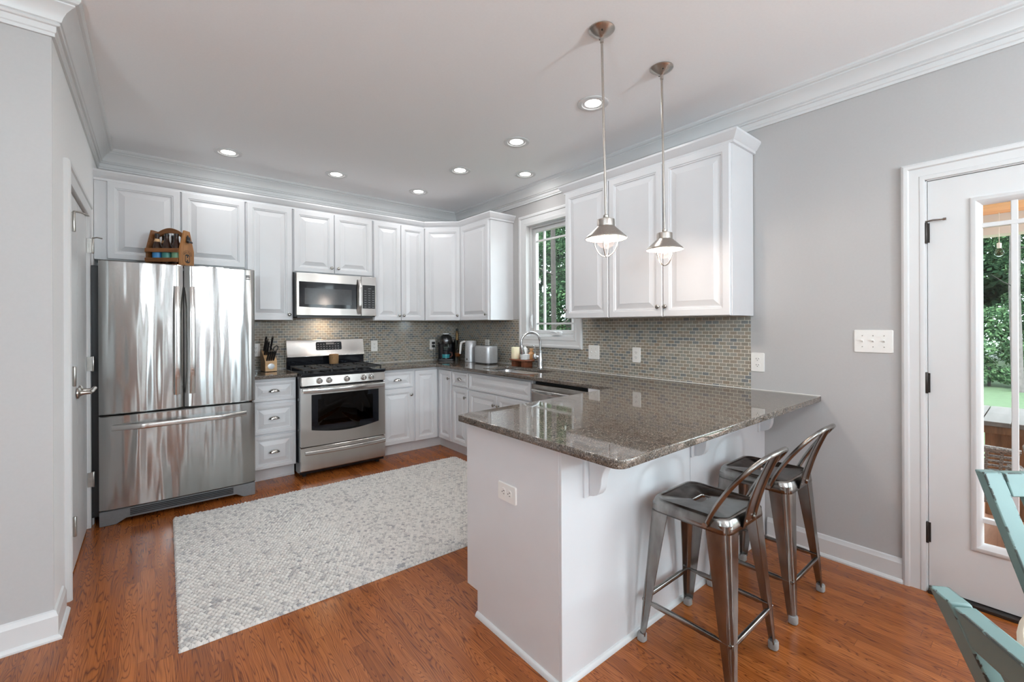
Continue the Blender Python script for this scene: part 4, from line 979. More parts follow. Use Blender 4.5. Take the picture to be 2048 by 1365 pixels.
# ------------------------------------------------------------------ things on the counters
# knife block
KB = FR(-2.147, -0.17, 0.12, ZC)
t = thing('knife_block', 'small maple knife block with round emblem left of the range', 'knife block', (-2.147, -0.17, ZC), 0.12)
kb = build('block', MB().prism([(-0.055, 0.004), (0.075, 0.004), (0.085, 0.175), (0.055, 0.195), (-0.055, 0.10)], -0.05, 0.05, 'yz', KB), 'maple', t, bevel=0.003)
build('emblem', MB().lathe([(0.026, 0.0555), (0.026, 0.0565), (0.024, 0.057)], (0, 0, 0.05), 24, 'y', Mx=KB, sx=1.1), 'silver', kb)
build('feet', MB().box(-0.048, -0.035, -0.05, 0.07, 0.0, 0.004, KB).box(0.035, 0.048, -0.05, 0.07, 0.0, 0.004, KB), 'slot', t)
sl_n = Vector((0, -0.09, 0.11)).normalized()
spots = [(-0.036, 0.02, 0.135), (-0.018, 0.02, 0.135), (0.0, 0.02, 0.135), (0.018, 0.02, 0.135), (-0.036, 0.55, 0.155), (-0.018, 0.55, 0.135), (-0.03, 0.9, 0.15), (0.024, 0.9, 0.15)]
where = ['leftmost in the low front row', 'second from left in the low front row', 'third from left in the low front row', 'rightmost in the low front row', 'at the left of the middle row', 'second in the middle row', 'rising tallest at the back left', 'rising at the back right']
for k, (kx, f, ln) in enumerate(spots):
    p0 = Vector((kx, -0.055 + f * 0.11, 0.10 + f * 0.095))
    ax = Vector((0, -0.62, 0.78)) if f < 0.1 else Vector((0, -0.45, 0.89)); ax.normalize()
    kn = thing('knife', 'black-handled knife in the block, ' + where[k], 'knife', tuple(KB @ p0), 0.12, 'knives in the block')
    if f < 0.1: ln = 0.115
    pts = [p0 + ax * (0.004 + ln * q) for q in (0, 0.25, 0.6, 0.9, 1.0)]
    build('handle', MB().tube(pts, [0.007, 0.0085, 0.008, 0.009, 0.006], 10, Mx=KB), 'black', kn)
    build('bolster', MB().tube([p0 + ax * (0.92 * ln), p0 + ax * (1.03 * ln)], [0.0085, 0.0075], 10, Mx=KB), 'chrome', kn)
sc = thing('scissors', 'black-handled scissors at the right side of the knife block', 'scissors', tuple(KB @ Vector((0.04, 0, 0.16))), 0.12)
def loop_ring(cx, cz, rx, rz, tilt): return [(cx + rx * math.cos(a) * math.cos(tilt) - rz * math.sin(a) * math.sin(tilt), 0.02, cz + rx * math.cos(a) * math.sin(tilt) + rz * math.sin(a) * math.cos(tilt)) for a in [2 * PI * q / 20 for q in range(20)]]
build('grip', MB().tube(loop_ring(0.062, 0.205, 0.017, 0.03, -0.5), 0.0045, 8, Mx=KB, closed=True).tube([(0.04, 0.03, 0.165), (0.052, 0.02, 0.182)], 0.005, 8, Mx=KB), 'black', sc)
build('grip', MB().tube(loop_ring(0.014, 0.205, 0.016, 0.026, 0.3), 0.0045, 8, Mx=KB, closed=True).tube([(0.04, 0.03, 0.165), (0.024, 0.02, 0.184)], 0.005, 8, Mx=KB), 'black', sc)
build('blade', MB().box(0.036, 0.044, 0.028, 0.031, 0.155, 0.172, KB), 'chrome', sc)

# pod coffee machine
K = FR(-0.27, -0.165, -0.55, ZC)
t = thing('coffee_machine', 'black domed pod coffee machine in the counter corner', 'coffee machine', (-0.27, -0.165, ZC), -0.55)
build('base', MB().prism(rrect(0.20, 0.2, 0.03, 5, 0, -0.0), 0, 0.022, 'xy', K), 'black', t, bevel=0.004)
build('column', MB().prism(rrect(0.19, 0.10, 0.04, 5, 0, 0.05), 0.022, 0.215, 'xy', K), 'blackgloss', t, bevel=0.004)
build('head', MB().lathe([(0.062, 0.195), (0.075, 0.20), (0.079, 0.215), (0.078, 0.245), (0.068, 0.28), (0.045, 0.302), (0.005, 0.31)], (0, -0.012, 0), 28, Mx=K), 'greychrome' if 'greychrome' in M else plain('dark_chrome', (0.12, 0.12, 0.125), 0.18, 0.9), t)
build('spout', MB().lathe([(0.018, 0.165), (0.022, 0.196)], (0, -0.03, 0), 16, Mx=K), 'black', t)
build('water_tank', MB().prism(rrect(0.05, 0.12, 0.02, 4, 0.122, 0.03), 0.0, 0.24, 'xy', K), 'ovenglass', t)
build('lever', MB().tube([(-0.03, 0.03, 0.30), (-0.03, -0.03, 0.318), (0.03, -0.03, 0.318), (0.03, 0.03, 0.30)], 0.005, 8, Mx=K), 'chrome', t)
cp_ = thing('mug', 'dark mug with a teal band under the coffee spout', 'mug', tuple(K @ Vector((0, -0.055, 0.022))), -0.55)
build('cup', MB().lathe([(0.034, 0.0), (0.042, 0.004), (0.044, 0.088), (0.041, 0.088), (0.039, 0.01), (0.004, 0.008)], (0, -0.055, 0.0225), 24, Mx=K), plain('dark_glaze', (0.02, 0.015, 0.02), 0.15), cp_)
build('glaze_band', MB().lathe([(0.0435, 0.012), (0.0446, 0.016), (0.0447, 0.05), (0.0442, 0.054)], (0, -0.055, 0.0225), 24, Mx=K, cap0=False, cap1=False), plain('teal_glaze', srgb(60, 150, 160), 0.2), cp_)
build('handle', MB().tube([(0.042, -0.06, 0.10), (0.07, -0.075, 0.095), (0.074, -0.078, 0.06), (0.042, -0.062, 0.035)], 0.006, 10, Mx=K), plain('brown_glaze', (0.14, 0.05, 0.035), 0.3), cp_)
# cruet
t = thing('oil_cruet', 'clear glass cruet half full of amber liquid beside the coffee machine', 'cruet', (-0.19, -0.30, ZC))
q = (-0.19, -0.30, ZC)
build('flask', MB().lathe([(0.026, 0), (0.028, 0.004), (0.02, 0.03), (0.022, 0.045), (0.038, 0.07), (0.042, 0.09), (0.036, 0.115), (0.018, 0.14), (0.012, 0.155), (0.013, 0.175), (0.010, 0.178)], q, 24), 'flask', t)
build('liquid', MB().lathe([(0.020, 0.050), (0.036, 0.072), (0.0395, 0.09), (0.004, 0.092)], q, 24), 'oil', t)
build('stopper', MB().lathe([(0.009, 0.178), (0.017, 0.186), (0.019, 0.198), (0.012, 0.21), (0.003, 0.212)], q, 18), 'flask', t)
build('spout', MB().tube([(q[0] + 0.01, q[1], q[2] + 0.155), (q[0] + 0.03, q[1] - 0.02, q[2] + 0.165), (q[0] + 0.045, q[1] - 0.035, q[2] + 0.14), (q[0] + 0.048, q[1] - 0.04, q[2] + 0.105)], 0.0035, 8), 'flask', t)
q = (-0.075, -0.10, ZC)
t = thing('tall_bottle', 'tall slim dark gold bottle standing in the tiled corner', 'bottle', q)
build('body', MB().lathe([(0.028, 0), (0.03, 0.005), (0.03, 0.10), (0.026, 0.14), (0.02, 0.18), (0.022, 0.22), (0.016, 0.27), (0.017, 0.30), (0.011, 0.345)], q, 20), plain('dark_gold', srgb(120, 88, 44), 0.3, 0.4, nscale=40, var=0.4), t)
build('cap', MB().lathe([(0.011, 0.345), (0.013, 0.35), (0.012, 0.372), (0.003, 0.378)], q, 16), 'black', t)
# kettle
q = (-0.17, -0.545, ZC)
t = thing('electric_kettle', 'silver electric kettle with white handle behind the toaster', 'kettle', q)
build('body', MB().lathe([(0.066, 0.0), (0.07, 0.004), (0.07, 0.05), (0.066, 0.15), (0.062, 0.228), (0.058, 0.234)], q, 36), 'silver', t)
build('lid', MB().lathe([(0.058, 0.2335), (0.056, 0.24), (0.02, 0.243), (0.004, 0.243)], q, 30), 'white', t)
hd = Vector((-0.62, 0.78, 0)).normalized()
hp = [Vector(q) + hd * a + Vector((0, 0, b)) for a, b in ((0.04, 0.228), (0.085, 0.23), (0.112, 0.218), (0.12, 0.19), (0.125, 0.13), (0.13, 0.09))]
build('handle', MB().tube(hp, [0.011, 0.012, 0.013, 0.013, 0.0125, 0.011], 12), 'white', t)
build('switch', MB().lathe([(0.009, 0), (0.009, 0.006)], (0, 0, 0), 14, 'y', Mx=Matrix.Translation(Vector(q) + Vector((-0.066, -0.024, 0.035))) @ Matrix.Rotation(-1.2, 4, 'Z')), 'chrome', t)
# toaster
q = (-0.165, -0.835, ZC)
TT = FR(q[0], q[1], RIGHT - 0.04, ZC)
t = thing('toaster', 'silver two-slice toaster on the counter right of the kettle', 'toaster', q, RIGHT - 0.04)
lp = lambda s, z: [(x, y, z) for x, y in rrect(0.27 * s, 0.165 * s, 0.045, 6)]
build('shell', MB().loft([lp(0.985, 0.012), lp(1.0, 0.02), lp(1.0, 0.165), lp(0.985, 0.183), lp(0.95, 0.192)], Mx=TT), 'silver', t)
build('base', MB().prism(rrect(0.25, 0.145, 0.04, 6), 0, 0.013, 'xy', TT), 'black', t)
build('slot', MB().box(-0.10, 0.10, -0.045, -0.018, 0.1915, 0.1925, TT).box(-0.10, 0.10, 0.018, 0.045, 0.1915, 0.1925, TT), 'black', t, smooth=0)
build('lever', MB().box(-0.157, -0.134, -0.012, 0.012, 0.152, 0.164, TT), 'chrome', t, bevel=0.003)
build('dial', MB().lathe([(0.014, 0), (0.0135, 0.012), (0.011, 0.015)], (0, 0, 0), 18, 'x', Mx=TT @ Matrix.Translation((-0.133, 0, 0.05)) @ Matrix.Scale(-1, 4, (1, 0, 0))), 'chrome', t)
# tray with candle, bottles and jar
q = (-0.105, -1.36, ZC)
t = thing('riser_tray', 'round brown wooden riser on feet beside the faucet', 'tray', q)
ZTR = ZC + 0.075
build('tray_top', MB().lathe([(0.155, 0.058), (0.166, 0.064), (0.166, 0.071), (0.16, 0.075)], q, 40, sx=0.55), 'walnut', t)
for s in (-1, 1): build('foot', MB().box(q[0] - 0.05, q[0] + 0.05, q[1] + s * 0.075 - 0.028, q[1] + s * 0.075 + 0.028, ZC, ZC + 0.0585), 'walnut', t, bevel=0.002)
p = (-0.125, -1.285, ZTR)
t = thing('candle', 'cream pillar candle at the left of the wooden riser', 'candle', p)
build('wax', MB().lathe([(0.040, 0), (0.0425, 0.003), (0.0425, 0.112), (0.040, 0.118), (0.036, 0.117), (0.033, 0.106), (0.004, 0.104)], p, 30), 'wax', t)
build('wick', MB().tube([(p[0], p[1], p[2] + 0.103), (p[0] + 0.002, p[1], p[2] + 0.116)], 0.0012, 6), 'slot', t)
p = (-0.075, -1.375, ZTR)
t = thing('soap_bottle', 'tall white bottle between the candle and the jar', 'bottle', p)
build('body', MB().lathe([(0.026, 0), (0.0285, 0.004), (0.0285, 0.095), (0.022, 0.108), (0.012, 0.115)], p, 24), 'white', t)
build('base_band', MB().lathe([(0.0288, 0.001), (0.0289, 0.03)], p, 24, cap0=False, cap1=False), 'terracotta', t)
build('cap', MB().lathe([(0.012, 0.115), (0.012, 0.128), (0.003, 0.13)], p, 16), 'white', t)
p = (-0.135, -1.445, ZTR)
tag(build('small_jar', MB().lathe([(0.040, 0), (0.046, 0.004), (0.047, 0.052), (0.044, 0.054), (0.041, 0.05), (0.04, 0.01), (0.004, 0.008)], p, 28), 'white'), 'low round white jar at the front of the wooden riser', 'jar')
p = (-0.065, -1.46, ZTR)
t = thing('amber_bottle', 'small amber bottle behind the white jar on the riser', 'bottle', p)
build('body', MB().lathe([(0.028, 0), (0.030, 0.004), (0.030, 0.06), (0.014, 0.08), (0.013, 0.092)], p, 24), 'amber', t)
build('cap', MB().lathe([(0.019, 0.088), (0.019, 0.106), (0.016, 0.109), (0.003, 0.109)], p, 18), 'amber', t)

# ------------------------------------------------------------------ ceiling lights and added fill lamps
def area(name, parent, loc, size, energy, color, shape='DISK'):
    L = bpy.data.lights.new(name, 'AREA'); L.shape = shape; L.size = size; L.energy = energy; L.color = color; L.spread = PI
    o = bpy.data.objects.new(name, L); COL.objects.link(o); o.parent = parent; o.location = loc; MWD[o.name] = mw(parent); return o
def can(x, y, label, group=None):
    t = thing('recessed_light', label, 'ceiling light', (x, y, H), 0, group)
    build('trim_ring', MB().lathe([(0.096, -0.001), (0.096, -0.005), (0.088, -0.009), (0.070, -0.007), (0.066, -0.003)], (x, y, H), 40, cap0=False, cap1=False), 'trim', t)
    build('baffle', MB().lathe([(0.067, -0.003), (0.050, -0.0012)], (x, y, H), 40, cap0=False, cap1=False), 'trim', t)
    build('lens', MB().lathe([(0.050, -0.0014), (0.03, -0.003), (0.002, -0.0035)], (x, y, H), 32, cap0=False), 'lens', t)
    area('lamp', t, (0, 0, -0.012), 0.13, CAN_W, (0.97, 0.97, 0.97))
    return t
first = can(-2.505, -0.565, 'lit recessed ceiling light nearest the refrigerator', 'recessed ceiling lights')
for x, y, lb in ((-1.668, -0.58, 'lit recessed ceiling light above the range front'), (-0.836, -0.577, 'lit recessed ceiling light farthest back, near the room corner'), (-0.841, -1.378, 'lit recessed ceiling light second from the back in the middle row'), (-0.839, -2.165, 'lit recessed ceiling light third from the back in the middle row'), (-0.838, -2.91, 'lit recessed ceiling light nearest the pendant rods'), (-0.318, -1.668, 'lit recessed ceiling light close to the wall above the sink')):
    dup(first, (x, y, H), lb)
for x, y in ((-2.5, -2.9), (-1.6, -5.2), (-3.6, -5.6), (-5.2, -4.0), (-1.6, -7.0), (-4.2, -7.2)):  # extra lights added out of view to brighten the room
    dup(first, (x, y, H), 'added unseen recessed ceiling light filling the dining half of the room')

def fill_chandelier(x, y):  # added fill light out of view, lifts ceiling and walls
    t = thing('fill_chandelier', 'five-arm nickel fill light added unseen over the dining side', 'fill_chandelier', (x, y, H))
    build('canopy', MB().lathe([(0.065, -0.001), (0.065, -0.006), (0.02, -0.03), (0.008, -0.04)], (x, y, H), 32), 'nickel', t)
    build('stem', MB().tube([(x, y, H - 0.035), (x, y, 1.95)], 0.007, 10).lathe([(0.01, 2.02), (0.035, 1.98), (0.035, 1.94), (0.012, 1.90), (0.003, 1.88)], (x, y, 0), 20), 'nickel', t)
    for k in range(5):
        a = 0.3 + 2 * PI * k / 5; c, s_ = math.cos(a), math.sin(a)
        arm = build('arm', MB().tube([(x + c * r, y + s_ * r, z) for r, z in ((0.03, 1.96), (0.12, 1.91), (0.22, 1.92), (0.27, 1.97), (0.27, 2.02))], 0.006, 8), 'nickel', t)
        build('bulb', MB().lathe([(0.012, 2.02), (0.018, 2.05), (0.016, 2.08), (0.004, 2.12)], (x + c * 0.27, y + s_ * 0.27, 0), 14), 'bulb', arm)
        L = bpy.data.lights.new('lamp', 'POINT'); L.energy = FILL_CHAND_W; L.color = (0.86, 0.93, 1.0); L.shadow_soft_size = 0.05
        o = bpy.data.objects.new('lamp', L); COL.objects.link(o); o.parent = t; o.location = (c * 0.27, s_ * 0.27, 2.19 - H); MWD[o.name] = mw(t)
fill_chandelier(-2.1, -6.8)
def fill_torchiere(x, y, aim, label, k=1.0, tilt=42):  # added uplight out of view that brightens the kitchen ceiling
    t = thing('fill_lamp', label, 'lamp', (x, y, 0))
    Q = Matrix.Translation((x, y, 1.72)) @ Matrix.Rotation(aim, 4, 'Z') @ Matrix.Rotation(math.radians(tilt), 4, 'X')   # head tilts towards local -y
    build('base', MB().lathe([(0.15, 0.0), (0.15, 0.012), (0.03, 0.03), (0.012, 0.04)], (x, y, 0), 32), 'bronze', t)
    build('pole', MB().tube([(x, y, 0.03), (x, y, 1.70)], 0.011, 10), 'bronze', t)
    build('bowl_shade', MB().lathe([(0.015, -0.02), (0.10, 0.0), (0.175, 0.08), (0.18, 0.09), (0.17, 0.082), (0.09, 0.012), (0.01, -0.005)], (0, 0, 0), 36, Mx=Q), 'white', t)
    L = bpy.data.lights.new('uplight', 'AREA'); L.shape = 'DISK'; L.size = 0.3; L.energy = FILL_TORCH_W * k; L.color = (0.74, 0.91, 1.0)
    o = bpy.data.objects.new('uplight', L); COL.objects.link(o); o.parent = t
    o.matrix_local = mw(t).inverted() @ Q @ Matrix.Translation((0, 0, 0.095)) @ Matrix.Rotation(PI, 4, 'X'); MWD[o.name] = mw(t)
fill_torchiere(-4.4, -4.9, math.radians(118), 'bronze uplight floor lamp added as unseen fill at the left behind the camera', 0.55, 30)
fill_torchiere(-1.45, -7.2, math.radians(184), 'bronze uplight floor lamp added as unseen fill beside the big dining window', 1.0, 36)
def pendant(x, y, dx, dy, label, hoop):
    t = thing('pendant_light', label, 'pendant light', (x, y, H), 0, 'pendant lights over the peninsula')
    top, bot = Vector((x, y, H)), Vector((x + dx, y + dy, 1.845))
    ax = (bot - top).normalized()
    cn = build('canopy', MB().lathe([(0.061, -0.0005), (0.061, -0.004), (0.055, -0.010), (0.03, -0.026), (0.011, -0.036), (0.008, -0.04)], tuple(top), 36), 'nickel', t)
    for a in (0.9, 3.9): build('screw', MB().lathe([(0.004, -0.026), (0.0035, -0.017)], (x + 0.035 * math.cos(a), y + 0.035 * math.sin(a), H), 10), 'bronze', cn)
    build('rod', MB().tube([top + ax * 0.035, top + ax * 0.062, top + ax * 0.064, bot], [0.0085, 0.0085, 0.0058, 0.0058], 12), 'nickel', t)
    b = (bot.x, bot.y, 0.0)
    build('socket_cap', MB().lathe([(0.008, 1.85), (0.013, 1.846), (0.013, 1.838), (0.010, 1.832), (0.03, 1.830), (0.0405, 1.826), (0.0415, 1.820), (0.0415, 1.788)], b, 32), 'nickel', t)
    m = MB().lathe([(0.041, 1.795), (0.043, 1.792), (0.092, 1.746), (0.097, 1.739), (0.097, 1.735)], b, 48, cap0=False, cap1=False)
    sh = build('shade', m, 'nickel', t, smooth=50); sd = sh.modifiers.new('thick', 'SOLIDIFY'); sd.thickness = 0.0015; sd.offset = -1
    m = MB().lathe([(0.0385, 1.792), (0.0405, 1.7895), (0.0895, 1.744), (0.0945, 1.7365)], b, 48, cap0=False, cap1=False)
    build('shade_lining', m, 'white', sh, smooth=50)
    for a in (hoop, hoop + PI / 2):
        pts = [(bot.x + 0.056 * math.cos(a) * math.cos(q), bot.y + 0.056 * math.sin(a) * math.cos(q), 1.738 - 0.086 * math.sin(q)) for q in [PI * k / 24 for k in range(25)]]
        pts = [(pts[0][0], pts[0][1], 1.762)] + pts + [(pts[-1][0], pts[-1][1], 1.762)]
        build('cage_wire', MB().tube(pts, 0.0024, 8), 'nickel', t, smooth=60)
    m = MB().lathe([(0.022, 1.785)] + [(0.045 * math.sin(q), 1.735 + 0.045 * math.cos(q)) for q in [0.5 + (PI - 0.55) * k / 14 for k in range(15)]], b, 32, cap0=False)
    build('glass_globe', m, 'globe', t, smooth=60)
    build('bulb', MB().lathe([(0.008, 1.775), (0.011, 1.765), (0.018, 1.748), (0.019, 1.738), (0.014, 1.726), (0.003, 1.721)], b, 20), 'bulb', t, smooth=60)
    L = bpy.data.lights.new('lamp', 'POINT'); L.energy = PEND_W; L.color = (1.0, 0.86, 0.74); L.shadow_soft_size = 0.02
    o = bpy.data.objects.new('lamp', L); COL.objects.link(o); o.parent = t; o.location = (dx, dy, 1.712 - H); MWD[o.name] = mw(t)
    return t
pendant(-1.342, -3.387, 0.013, -0.011, 'brushed nickel pendant light nearer the camera, left one of two', 0.45)
pendant(-0.843, -3.392, 0.010, -0.008, 'brushed nickel pendant light nearer the wall, right one of two', 1.35)

# ------------------------------------------------------------------ rug
def rug():
    W_, D_ = 2.245, 1.575; px_, py_ = 0.0042, 0.0040
    nx, ny = int(W_ / px_), int(D_ / py_)
    xs = np.linspace(-W_ / 2, W_ / 2, nx); ys = np.linspace(-D_ / 2, D_ / 2, ny)
    X, Y = np.meshgrid(xs, ys, indexing='ij')
    rw, rl = 0.0185, 0.0225
    rng = np.random.default_rng(3)
    wob = 0.004 * np.sin(X * 9 + 2 * np.sin(Y * 5)); wob2 = 0.004 * np.sin(Y * 11 + X * 4)
    r = (Y + wob) / rw; ri = np.floor(r).astype(int); fr_ = r - ri - 0.5
    c = (X + wob2) / rl + 0.5 * (ri % 2) + 0.5 * fr_; ci = np.floor(c).astype(int); fc = c - ci - 0.5
    tab = rng.random((200, 200)); rid = tab[(ri + 100) % 200, (ci + 100) % 200]; amp = tab[(ci + 33) % 200, (ri + 71) % 200]
    q = np.clip(1 - (fr_ / 0.5) ** 2, 0, 1) ** 0.6 * np.clip(1 - (fc / 0.5) ** 2, 0, 1) ** 0.6
    Z = 0.005 + q * (0.013 + 0.005 * amp)
    ed = np.minimum(np.minimum(X + W_ / 2, W_ / 2 - X), np.minimum(Y + D_ / 2, D_ / 2 - Y))
    Z *= np.clip(ed / 0.008, 0, 1) ** 0.3
    big = 0.5 + 0.28 * np.sin(Y * 7.3 + 1.3 * np.sin(X * 2.2)) + 0.22 * np.sin(X * 5 + 2.0)
    amp2 = tab[(ri + 150) % 200, (ci + 20) % 200]
    strand = (np.abs(fc + 0.5 * fr_ - 0.3 * (amp2 - 0.5)) < 0.13) & (rid < 0.55)
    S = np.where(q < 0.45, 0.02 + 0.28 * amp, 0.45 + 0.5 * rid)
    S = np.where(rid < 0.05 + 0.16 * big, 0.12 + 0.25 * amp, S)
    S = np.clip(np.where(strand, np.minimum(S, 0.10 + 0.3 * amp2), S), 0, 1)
    jx = 0.006 * np.sin(Y * 280) * (ed < 0.02); 
    V = np.stack([X + jx * np.sign(X) * 0.4, Y, Z], -1).reshape(-1, 3)
    idx = np.arange(nx * ny).reshape(nx, ny)
    F = np.stack([idx[:-1, :-1], idx[1:, :-1], idx[1:, 1:], idx[:-1, 1:]], -1).reshape(-1, 4)
    me = bpy.data.meshes.new('rug'); me.vertices.add(len(V)); me.vertices.foreach_set('co', V.ravel())
    me.loops.add(F.size); me.loops.foreach_set('vertex_index', F.ravel()); me.polygons.add(len(F))
    me.polygons.foreach_set('loop_start', np.arange(0, F.size, 4)); me.polygons.foreach_set('loop_total', np.full(len(F), 4)); me.update(); me.validate()
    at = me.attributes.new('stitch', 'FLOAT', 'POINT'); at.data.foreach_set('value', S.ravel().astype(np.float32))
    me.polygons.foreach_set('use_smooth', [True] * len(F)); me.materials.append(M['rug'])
    o = bpy.data.objects.new('rug', me); COL.objects.link(o)
    o.location = (-1.765, -1.705, 0.001); o.rotation_euler = (0, 0, -0.018)
    tag(o, 'chunky braided cream and grey wool rug on the oak floor', 'rug')
rug()

# ------------------------------------------------------------------ bar stools
def make_stool(x, y, label):
    t = thing('bar_stool', label, 'stool', (x, y, 0), 0, 'metal bar stools at the peninsula')
    T = FR(x, y, 0)
    m = MB(); N = 7
    def sq(h, r, z): return [(a, b, z) for a, b in rrect(2 * h, 2 * h, r, N)]
    def slot_(w_, d_, z): return [(a, b + 0.02, z) for a, b in rrect(w_, d_, d_ * 0.3, N)]
    m.loft([sq(0.168, 0.045, 0.556), sq(0.166, 0.045, 0.575), sq(0.160, 0.045, 0.600), sq(0.154, 0.043, 0.6085), sq(0.146, 0.042, 0.610), sq(0.140, 0.04, 0.608), sq(0.134, 0.038, 0.6045), slot_(0.10, 0.046, 0.6045), slot_(0.094, 0.04, 0.602), slot_(0.092, 0.038, 0.590)], False, False, T)
    s = build('seat', m, 'stool', t, smooth=50); sd = s.modifiers.new('thick', 'SOLIDIFY'); sd.thickness = 0.002; sd.offset = -1
    for qx, qy in ((-1, -1), (1, -1), (1, 1), (-1, 1)):
        m = MB(); loops = []
        for k in range(13):
            f = k / 12; z = 0.585 * (1 - f) + 0.028 * f
            e = 0.163 + (0.196 - 0.163) * f ** 1.0; a = 0.088 * (1 - f) + 0.030 * f; r = 0.035 * (1 - f) + 0.014 * f; th = 0.0035
            outr = [(e - a, e)] + [(e - r + r * math.sin(u), e - r + r * math.cos(u)) for u in [PI / 2 * j / 6 for j in range(7)]] + [(e, e - a)]
            inr = [(e - th, e - a)] + [(e - r + (r - th) * math.cos(u), e - r + (r - th) * math.sin(u)) for u in [PI / 2 * j / 6 for j in range(7)]] + [(e - a, e - th)]
            loops.append([(qx * p, qy * w_, z) for p, w_ in outr + inr])
        m.loft(loops, True, True, T)
        c = lambda f: 0.163 + 0.033 * f - 0.29 * (0.035 * (1 - f) + 0.014 * f)
        for off in (-0.007, 0.007):
            pts = []
            for k in range(9):
                f = 0.50 + 0.40 * k / 8; z = 0.585 * (1 - f) + 0.028 * f; wq = off * math.sin(PI * (0.12 + 0.76 * k / 8)) ** 0.35
                pts.append((qx * (c(f) + wq - 0.0026), qy * (c(f) - wq - 0.0026), z))
            m.tube(pts, 0.0026, 6, Mx=T)
        lg = build('leg', m, 'stool', t, smooth=50)
        build('rubber_foot', MB().loft([[(qx * (0.186 + a), qy * (0.186 + b), z) for a, b in rrect(w_, w_, w_ * 0.35, 4)] for w_, z in ((0.030, 0.001), (0.036, 0.004), (0.036, 0.03), (0.032, 0.034))], Mx=T), 'rubber', lg)
    e = 0.183; z = 0.175
    for p0, p1 in (((-e, -e), (e, -e)), ((e, -e), (e, e)), ((e, e), (-e, e)), ((-e, e), (-e, -e))):
        d = Vector((p1[0] - p0[0], p1[1] - p0[1], 0)).normalized(); nrm = Vector((-d.y, d.x, 0)); n = 12
        lp = []
        for k in range(n + 1):
            u = k / n; c_ = Vector((p0[0], p0[1], z)).lerp(Vector((p1[0], p1[1], z)), u); wv = 0.010 if 0.12 < u < 0.88 else 0.006
            lp.append([tuple(c_ + nrm * a + Vector((0, 0, b))) for a, b in rrect(2 * wv * 0.75, 2 * wv, 0.004, 2)])
        build('rung', MB().loft(lp, Mx=T), 'stool', t, smooth=50)
    # low back: bent hoop and central slat
    def bp_(u):  # u in 0..1 over the hoop
        a = PI * u; cx_ = -math.cos(a); dz = 0.285 * math.sin(a) ** 0.5
        return (0.172 * abs(cx_) ** 0.5 * (1 if cx_ > 0 else -1), -0.085 - 0.4 * dz - 0.9 * dz * dz, 0.574 + dz)
    hp = [bp_(0.5 - 0.5 * math.cos(PI * k / 40)) for k in range(41)]
    build('back_hoop', MB().tube(hp, 0.0095, 12, Mx=T), 'stool', t, smooth=60)
    m = MB(); lp = []
    for k in range(9):
        f = k / 8; z = 0.562 + 0.290 * f; yy = -0.168 - 0.098 * f + 0.010 * math.sin(PI * f); hw = 0.057 - 0.004 * f
        lp.append([(-hw, yy - 0.004, z), (-hw + 0.008, yy - 0.0045, z), (-hw + 0.012, yy + 0.003, z), (hw - 0.012, yy + 0.003, z), (hw - 0.008, yy - 0.0045, z), (hw, yy - 0.004, z), (hw, yy - 0.0005, z), (hw - 0.010, yy + 0.0065, z), (-hw + 0.010, yy + 0.0065, z), (-hw, yy - 0.0005, z)])
    m.loft(lp, Mx=T); build('back_slat', m, 'stool', t, smooth=50)
    for s_ in (-1, 1):
        build('rivet', MB().lathe([(0.0095, -0.012), (0.0095, 0.012), (0.006, 0.014)], (s_ * 0.172, -0.085, 0.578), 12, 'x', Mx=T), 'knob', t)
        build('rivet', MB().lathe([(0.006, 0), (0.005, 0.005)], (s_ * 0.036, -0.173, 0.582), 10, 'y', Mx=T), 'knob', t)
    return t
st0 = make_stool(-1.202, -3.812, 'gunmetal sheet-metal bar stool nearer the camera at the peninsula')
dup(st0, (-0.596, -3.808, 0), 'gunmetal sheet-metal bar stool nearer the wall at the peninsula')

# ------------------------------------------------------------------ dining table and chairs
tx, ty = -1.70, -5.235
t = thing('dining_table', 'round whitewashed dining table at the lower right corner', 'table', (tx, ty, 0))
build('tabletop', MB().lathe([(0.545, 0.716), (0.558, 0.722), (0.56, 0.738), (0.552, 0.746), (0.54, 0.748)], (tx, ty, 0), 72), 'whitewash', t)
build('pedestal', MB().lathe([(0.16, 0.715), (0.15, 0.69), (0.06, 0.66), (0.05, 0.5), (0.075, 0.35), (0.06, 0.2), (0.09, 0.12), (0.09, 0.06)], (tx, ty, 0), 32), 'teal', t)
for k in range(4):
    a = 0.2 + PI / 2 * k
    build('foot', MB().tube([(tx + 0.05 * math.cos(a), ty + 0.05 * math.sin(a), 0.10), (tx + 0.18 * math.cos(a), ty + 0.18 * math.sin(a), 0.07), (tx + 0.3 * math.cos(a), ty + 0.3 * math.sin(a), 0.024)], [0.034, 0.03, 0.022], 12), 'teal', t)
